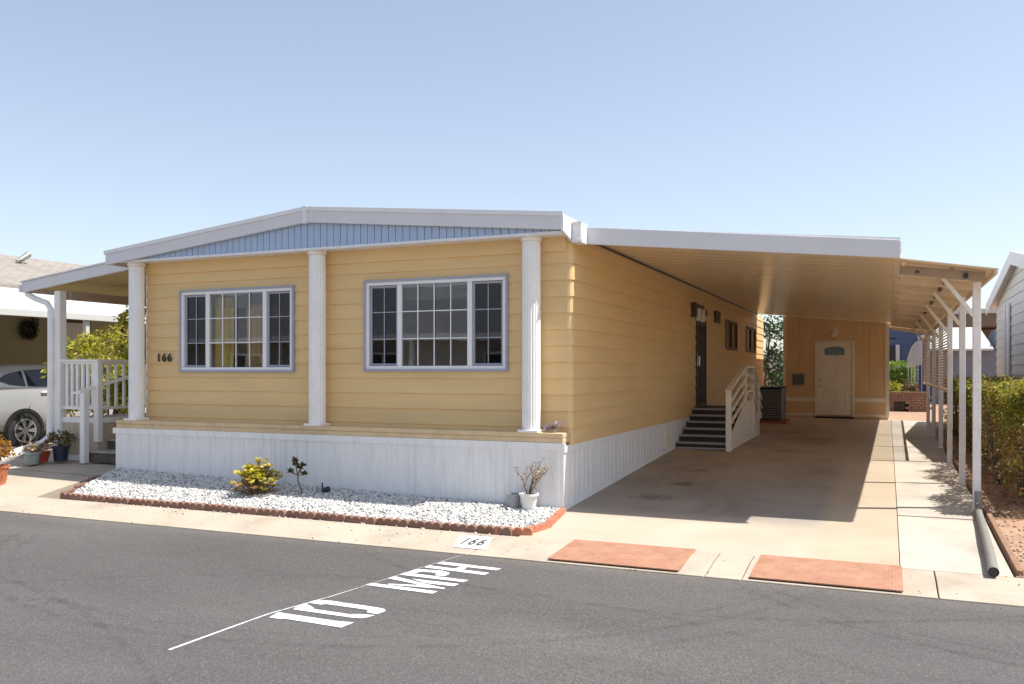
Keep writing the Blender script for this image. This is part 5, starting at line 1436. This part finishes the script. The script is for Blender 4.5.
# gable triangle boards
z_ = zz[-1]
while z_ < pk - .1:
    zt_ = min(z_ + .22, pk - .05)
    def half(q): return max(0.02, (pk - q) / .79 * 5.0)
    h0, h1 = half(z_), half(zt_)
    mb.add([(RXw - .016, ym - h0, z_), (RXw - .016, ym + h0, z_), (RXw, ym + h1, zt_), (RXw, ym - h1, zt_)], [(0, 1, 2, 3)])
    z_ += .22
mb.build('siding_wall', M['rightwall'], RH)
mb = MB()
for sg in (-1, 1):
    a, b_ = ym, ym + sg * 5.0
    mb.hexa([(RXw - .18, a, pk + .04), (RXw - .18, b_, pk + .04 - .79), (15, b_, pk + .04 - .79), (15, a, pk + .04), (RXw - .18, a, pk + .12), (RXw - .18, b_, pk + .12 - .79), (15, b_, pk + .12 - .79), (15, a, pk + .12)])
rr_ = mb.build('roof', M['rightroof'], RH)
mb = MB()
for sg in (-1, 1):
    a, b_ = ym + sg * .0, ym + sg * 5.02
    mb.hexa([(RXw - .20, a, pk - .14), (RXw - .20, b_, pk - .14 - .79), (RXw - .181, b_, pk - .14 - .79), (RXw - .181, a, pk - .14), (RXw - .20, a, pk + .14), (RXw - .20, b_, pk + .14 - .79), (RXw - .181, b_, pk + .14 - .79), (RXw - .181, a, pk + .14)])
mb.build('rake_board', M['rightroof'], rr_)
mb = MB(); mb.box(RXw - .06, RXw - .022, 13.1, 13.75, .3, 3.2); mb.box(RXw - .075, RXw - .061, 13.62, 13.82, .3, 3.2); mb.build('downspout', M['rightroof'], RH, bevel=.004)

GH = thing('slate_grey_house', 'slate grey house with white sunlit roof behind the hedge', 'house', (6.5, 31, .3))
mb = MB(); mb.box(5.3, 9.5, 29.6, 36, .3, 2.46); mb.build('wall', M['greyhouse'], GH)
mb = MB(); mb.hexa([(5.1, 29.3, 2.46), (7.35, 29.3, 2.46), (7.2, 33.5, 3.5), (5.1, 33.5, 3.5), (5.1, 29.3, 2.54), (7.35, 29.3, 2.54), (7.2, 33.5, 3.58), (5.1, 33.5, 3.58)]); mb.build('roof', M['nb_white'], GH)
mb = MB(); mb.prism([(7.4, 2.47), (9.5, 2.47), (9.5, 3.4), (7.65, 3.4)], 'y', 29.7, 33.5); mb.build('gable', M['greyhouse'], GH)
BE = thing('flat_roofed_house', 'flat roofed house with deep brown eave behind the slate grey house', 'house', (7, 44, .3))
mb = MB(); mb.box(5.5, 13, 43.5, 50, .3, 3.9); mb.build('wall', M['brown_soffit'], BE)
mb = MB(); mb.box(4.2, 14, 41.0, 51, 4.62, 4.86); mb.build('roof', M['nb_white'], BE)
mb = MB(); mb.box(4.3, 13.9, 41.1, 50.9, 3.95, 4.61); mb.build('eave', M['brown_soffit'], BE)
NV = thing('slate_blue_house', 'slate blue house seen beyond the shed corner', 'house', (3.5, 33, .3))
mb = MB(); siding(mb, [(1.5, 36), (1.5, 32), (5.4, 32), (5.4, 36)], [.3 + .25 * k for k in range(16)], [], .02); mb.build('siding_wall', M['navy'], NV)
mb = MB(); mb.box(1.2, 5.7, 31.6, 36.4, 4.06, 4.2); mb.build('roof', M['greyhouse'], NV)
mb = MB(); mb.box(3.45, 3.82, 31.93, 31.99, 1.6, 2.75); w = mb.build('window', M['dark'], NV)
mb = MB(); mb.box(3.84, 4.0, 31.92, 31.985, 1.5, 2.8); mb.build('window_frame', M['nb_white'], w)
mb = MB(); mb.box(1.5, 3.85, 31.955, 31.975, 3.05, 3.12); mb.build('trim', M['dark'], NV)
# white curved awning with pickets
CA = thing('white_canopy', 'white curved metal canopy with slender poles beyond the walkway', 'canopy', (4.35, 24.5, .3))
mb = MB()
crv = [(4.13, 1.75), (4.13, 2.02), (4.19, 2.24), (4.27, 2.46), (4.37, 2.60), (4.52, 2.70)]
nseg = 16; vs = []
for k in range(nseg):      # ribbed sheet hanging from a curved rail
    xa = 4.13 + (4.60 - 4.13) * k / nseg; xb = 4.13 + (4.60 - 4.13) * (k + 1) / nseg - .006
    def topz(x):
        for (p, q) in zip(crv[1:], crv[2:]):
            if x <= q[0]: return p[1] + (q[1] - p[1]) * (x - p[0]) / (q[0] - p[0])
        return crv[-1][1]
    yy = 23.0 + (.02 if k % 2 else 0)
    mb.hexa([(xa, yy, 1.74 + .14 * k / nseg), (xb, yy, 1.74 + .14 * (k + 1) / nseg), (xb, yy + .03, 1.74 + .14 * (k + 1) / nseg), (xa, yy + .03, 1.74 + .14 * k / nseg), (xa, yy, topz(xa)), (xb, yy, topz(xb)), (xb, yy + .03, topz(xb)), (xa, yy + .03, topz(xa))])
mb.build('canopy_sheet', M['nb_white'], CA)
mb = MB()
for p, q in zip(crv[1:], crv[2:]): mb.bar((p[0], 22.99, p[1]), (q[0], 22.99, q[1]), .05, .03)
mb.bar((4.45, 22.97, 2.78), (4.72, 22.97, 2.84), .06, .12)
mb.build('curved_rail', M['nb_white'], CA)
for x in (4.16, 4.26, 4.36, 4.46, 4.58):
    mb = MB(); mb.box(x - .013, x + .013, 23.05, 23.08, .3, 1.9); mb.build('pole', M['nb_white'], CA)
# clipped bush, low plants, brick planter
B = thing('clipped_bush', 'bright green clipped bush behind the brick planter', 'bush', (3.9, 25, .5))
n = 5200
P = np.stack([3.4 + 1.05 * rng.random(n), 24.2 + 1.6 * rng.random(n), .85 + 1.15 * rng.random(n)], 1)
c = np.array([3.92, 25.0, 1.42]); h_ = np.array([.52, .8, .60]); q = (P - c) / h_
m4 = np.sum(np.abs(q) ** 4, 1); P = P[(m4 < 1.05) & (m4 > .35)]
leaves('foliage', P, .085, M['leaf_bright'], B, .5, .4)
mb = MB(); mb.tube([(3.9, 25, .3), (3.9, 25, 1.2)], [.06, .04], 7); mb.box(3.6, 4.25, 24.5, 25.5, .95, 1.75); mb.build('trunk', M['leaf_dark'], B)
for (x, y, z_, r0, mm, lab, nn) in ((3.62, 22.6, .95, .28, 'leaf_shrub', 'yellow green spiky plant in the brick planter', 500), (4.22, 22.7, .95, .22, 'leaf_coleus', 'reddish loose plant in the brick planter', 350)):
    t = thing('planter_plant', lab, 'plant', (x, y, z_ - .2))
    leaves('foliage', blob_points(nn, (x, y, z_ + .1), (r0, r0, r0 * 1.1), 14, 21, .5, z_ - .2), .11, M[mm], t, .3, .2)
    mb = MB(); mb.tube([(x, y, z_ - .35), (x, y, z_ + .1)], [.02, .01], 6); mb.build('stem', M['bark'], t)
BP = thing('brick_planter', 'low weathered brick planter at the end of the walkway', 'planter', (3.95, 22.4, .3))
mb = MB(); rr = random.Random(4)
for k in range(7):
    z_ = .30 + .085 * k; x = 3.35 + (.1 if k % 2 else 0)
    while x < 4.75:
        w = .2
        if not (3.72 < x < 3.98 and k < 4): mb.box(x, x + w - .012, 22.0 + rr.uniform(-.012, .012), 22.12, z_, z_ + .075)
        x += w
mb.build('brick_wall', M['brick'], BP)
mb = MB(); mb.box(3.3, 4.78, 21.96, 22.14, .90, .96); mb.build('coping', M['wood_edge'], BP, bevel=.008)
mb = MB(); mb.box(3.34, 4.76, 22.125, 23.2, .3, .86); mb.build('soil', M['soil'], BP)
mb = MB(); mb.box(3.7, 4.02, 21.985, 22.1, .3, .62); mb.build('opening', M['dark'], BP)

# ------------------------------------------------------------------ house across the street (seen in the window glass)
OH = thing('opposite_house', 'beige house across the street with grey roof and white framed windows', 'house', (-13, -17, 0))
mb = MB(); siding(mb, [(-3.5, -22), (-3.5, -15.5), (-26, -15.5), (-26, -22)], [-.05 + .2 * k for k in range(15)], [], .015); mb.build('siding_wall', mat('taupe_siding', (.46, .43, .39), .05, 2, .7), OH)
mb = MB(); mb.hexa([(-27, -14.7, 2.7), (-3, -14.7, 2.7), (-3, -18.8, 4.7), (-27, -18.8, 4.7), (-27, -14.7, 2.85), (-3, -14.7, 2.85), (-3, -18.8, 4.85), (-27, -18.8, 4.85)])
mb.hexa([(-27, -22.9, 2.7), (-3, -22.9, 2.7), (-3, -18.8, 4.7), (-27, -18.8, 4.7), (-27, -22.9, 2.85), (-3, -22.9, 2.85), (-3, -18.8, 4.85), (-27, -18.8, 4.85)])
mb.build('roof', M['shingle_grey'], OH)
mb = MB(); mb.box(-27, -3, -14.69, -14.64, 2.66, 2.86); mb.build('fascia', M['frame'], OH)
for x in (-8.6, -13.2, -19, -23.5):
    mb = MB(); rect_frame(mb, x, x + 1.5, 1.0, 2.3, .09, -15.47, -15.40); mb.box(x + .72, x + .78, -15.46, -15.41, 1.09, 2.21); w = mb.build('window', M['frame'], OH)
    mb = MB(); mb.box(x + .09, x + 1.41, -15.478, -15.45, 1.09, 2.21); mb.build('pane', M['glass_dark'], w)
for x in (-6.2, -10.9, -16.3, -21.8):
    mb = MB(); mb.box(x - .06, x + .06, -14.85, -14.73, -.06, 2.68); mb.build('porch_post', M['frame'], OH)

# ------------------------------------------------------------------ camera
cam = bpy.data.cameras.new('camera'); co = bpy.data.objects.new('camera', cam); col.objects.link(co)
co.location = (3.4904, -9.6121, 1.65); co.rotation_euler = (PI / 2, 0, rad(23.3657))
cam.sensor_width = 36; cam.lens = 868 / 1024 * 36; cam.shift_y = 29 / 1024
cam.clip_end = 3000; cam.clip_start = .05
scene.camera = co

# ------------------------------------------------------------------ light
sd = Vector((.53, .14, 1)).normalized()
elev = math.asin(sd.z); azi = math.atan2(sd.x, sd.y)
w = bpy.data.worlds.new('World'); scene.world = w; w.use_nodes = True
nt = w.node_tree; bg = nt.nodes['Background']
sky = nt.nodes.new('ShaderNodeTexSky'); sky.sky_type = 'NISHITA'; sky.sun_disc = False
sky.sun_elevation = elev; sky.sun_rotation = azi
sky.air_density = 1.0; sky.dust_density = 1.0; sky.ozone_density = 1.0; sky.altitude = 0
hs = nt.nodes.new('ShaderNodeHueSaturation'); hs.inputs['Saturation'].default_value = .84
nt.links.new(sky.outputs[0], hs.inputs['Color']); gm = nt.nodes.new('ShaderNodeGamma'); gm.inputs['Gamma'].default_value = .85; nt.links.new(hs.outputs[0], gm.inputs['Color'])
wb = mixc(nt, 1., gm.outputs[0], (1.12, 1.10, 1.10), 'MULTIPLY')
nt.links.new(wb, bg.inputs['Color']); bg.inputs['Strength'].default_value = .15
sl = bpy.data.lights.new('sun', 'SUN'); so = bpy.data.objects.new('sun', sl); col.objects.link(so)
sl.energy = 4.6; sl.angle = rad(.53); sl.color = (1, .955, .89)
so.rotation_euler = sd.to_track_quat('Z', 'Y').to_euler(); so.location = (10, 5, 20)
scene.view_settings.view_transform = 'Standard'; scene.view_settings.look = 'None'
scene.view_settings.exposure = .58; scene.view_settings.gamma = 1
scene.view_settings.use_curve_mapping = False
scene.cycles.max_bounces = 14; scene.cycles.diffuse_bounces = 10; scene.cycles.transparent_max_bounces = 12
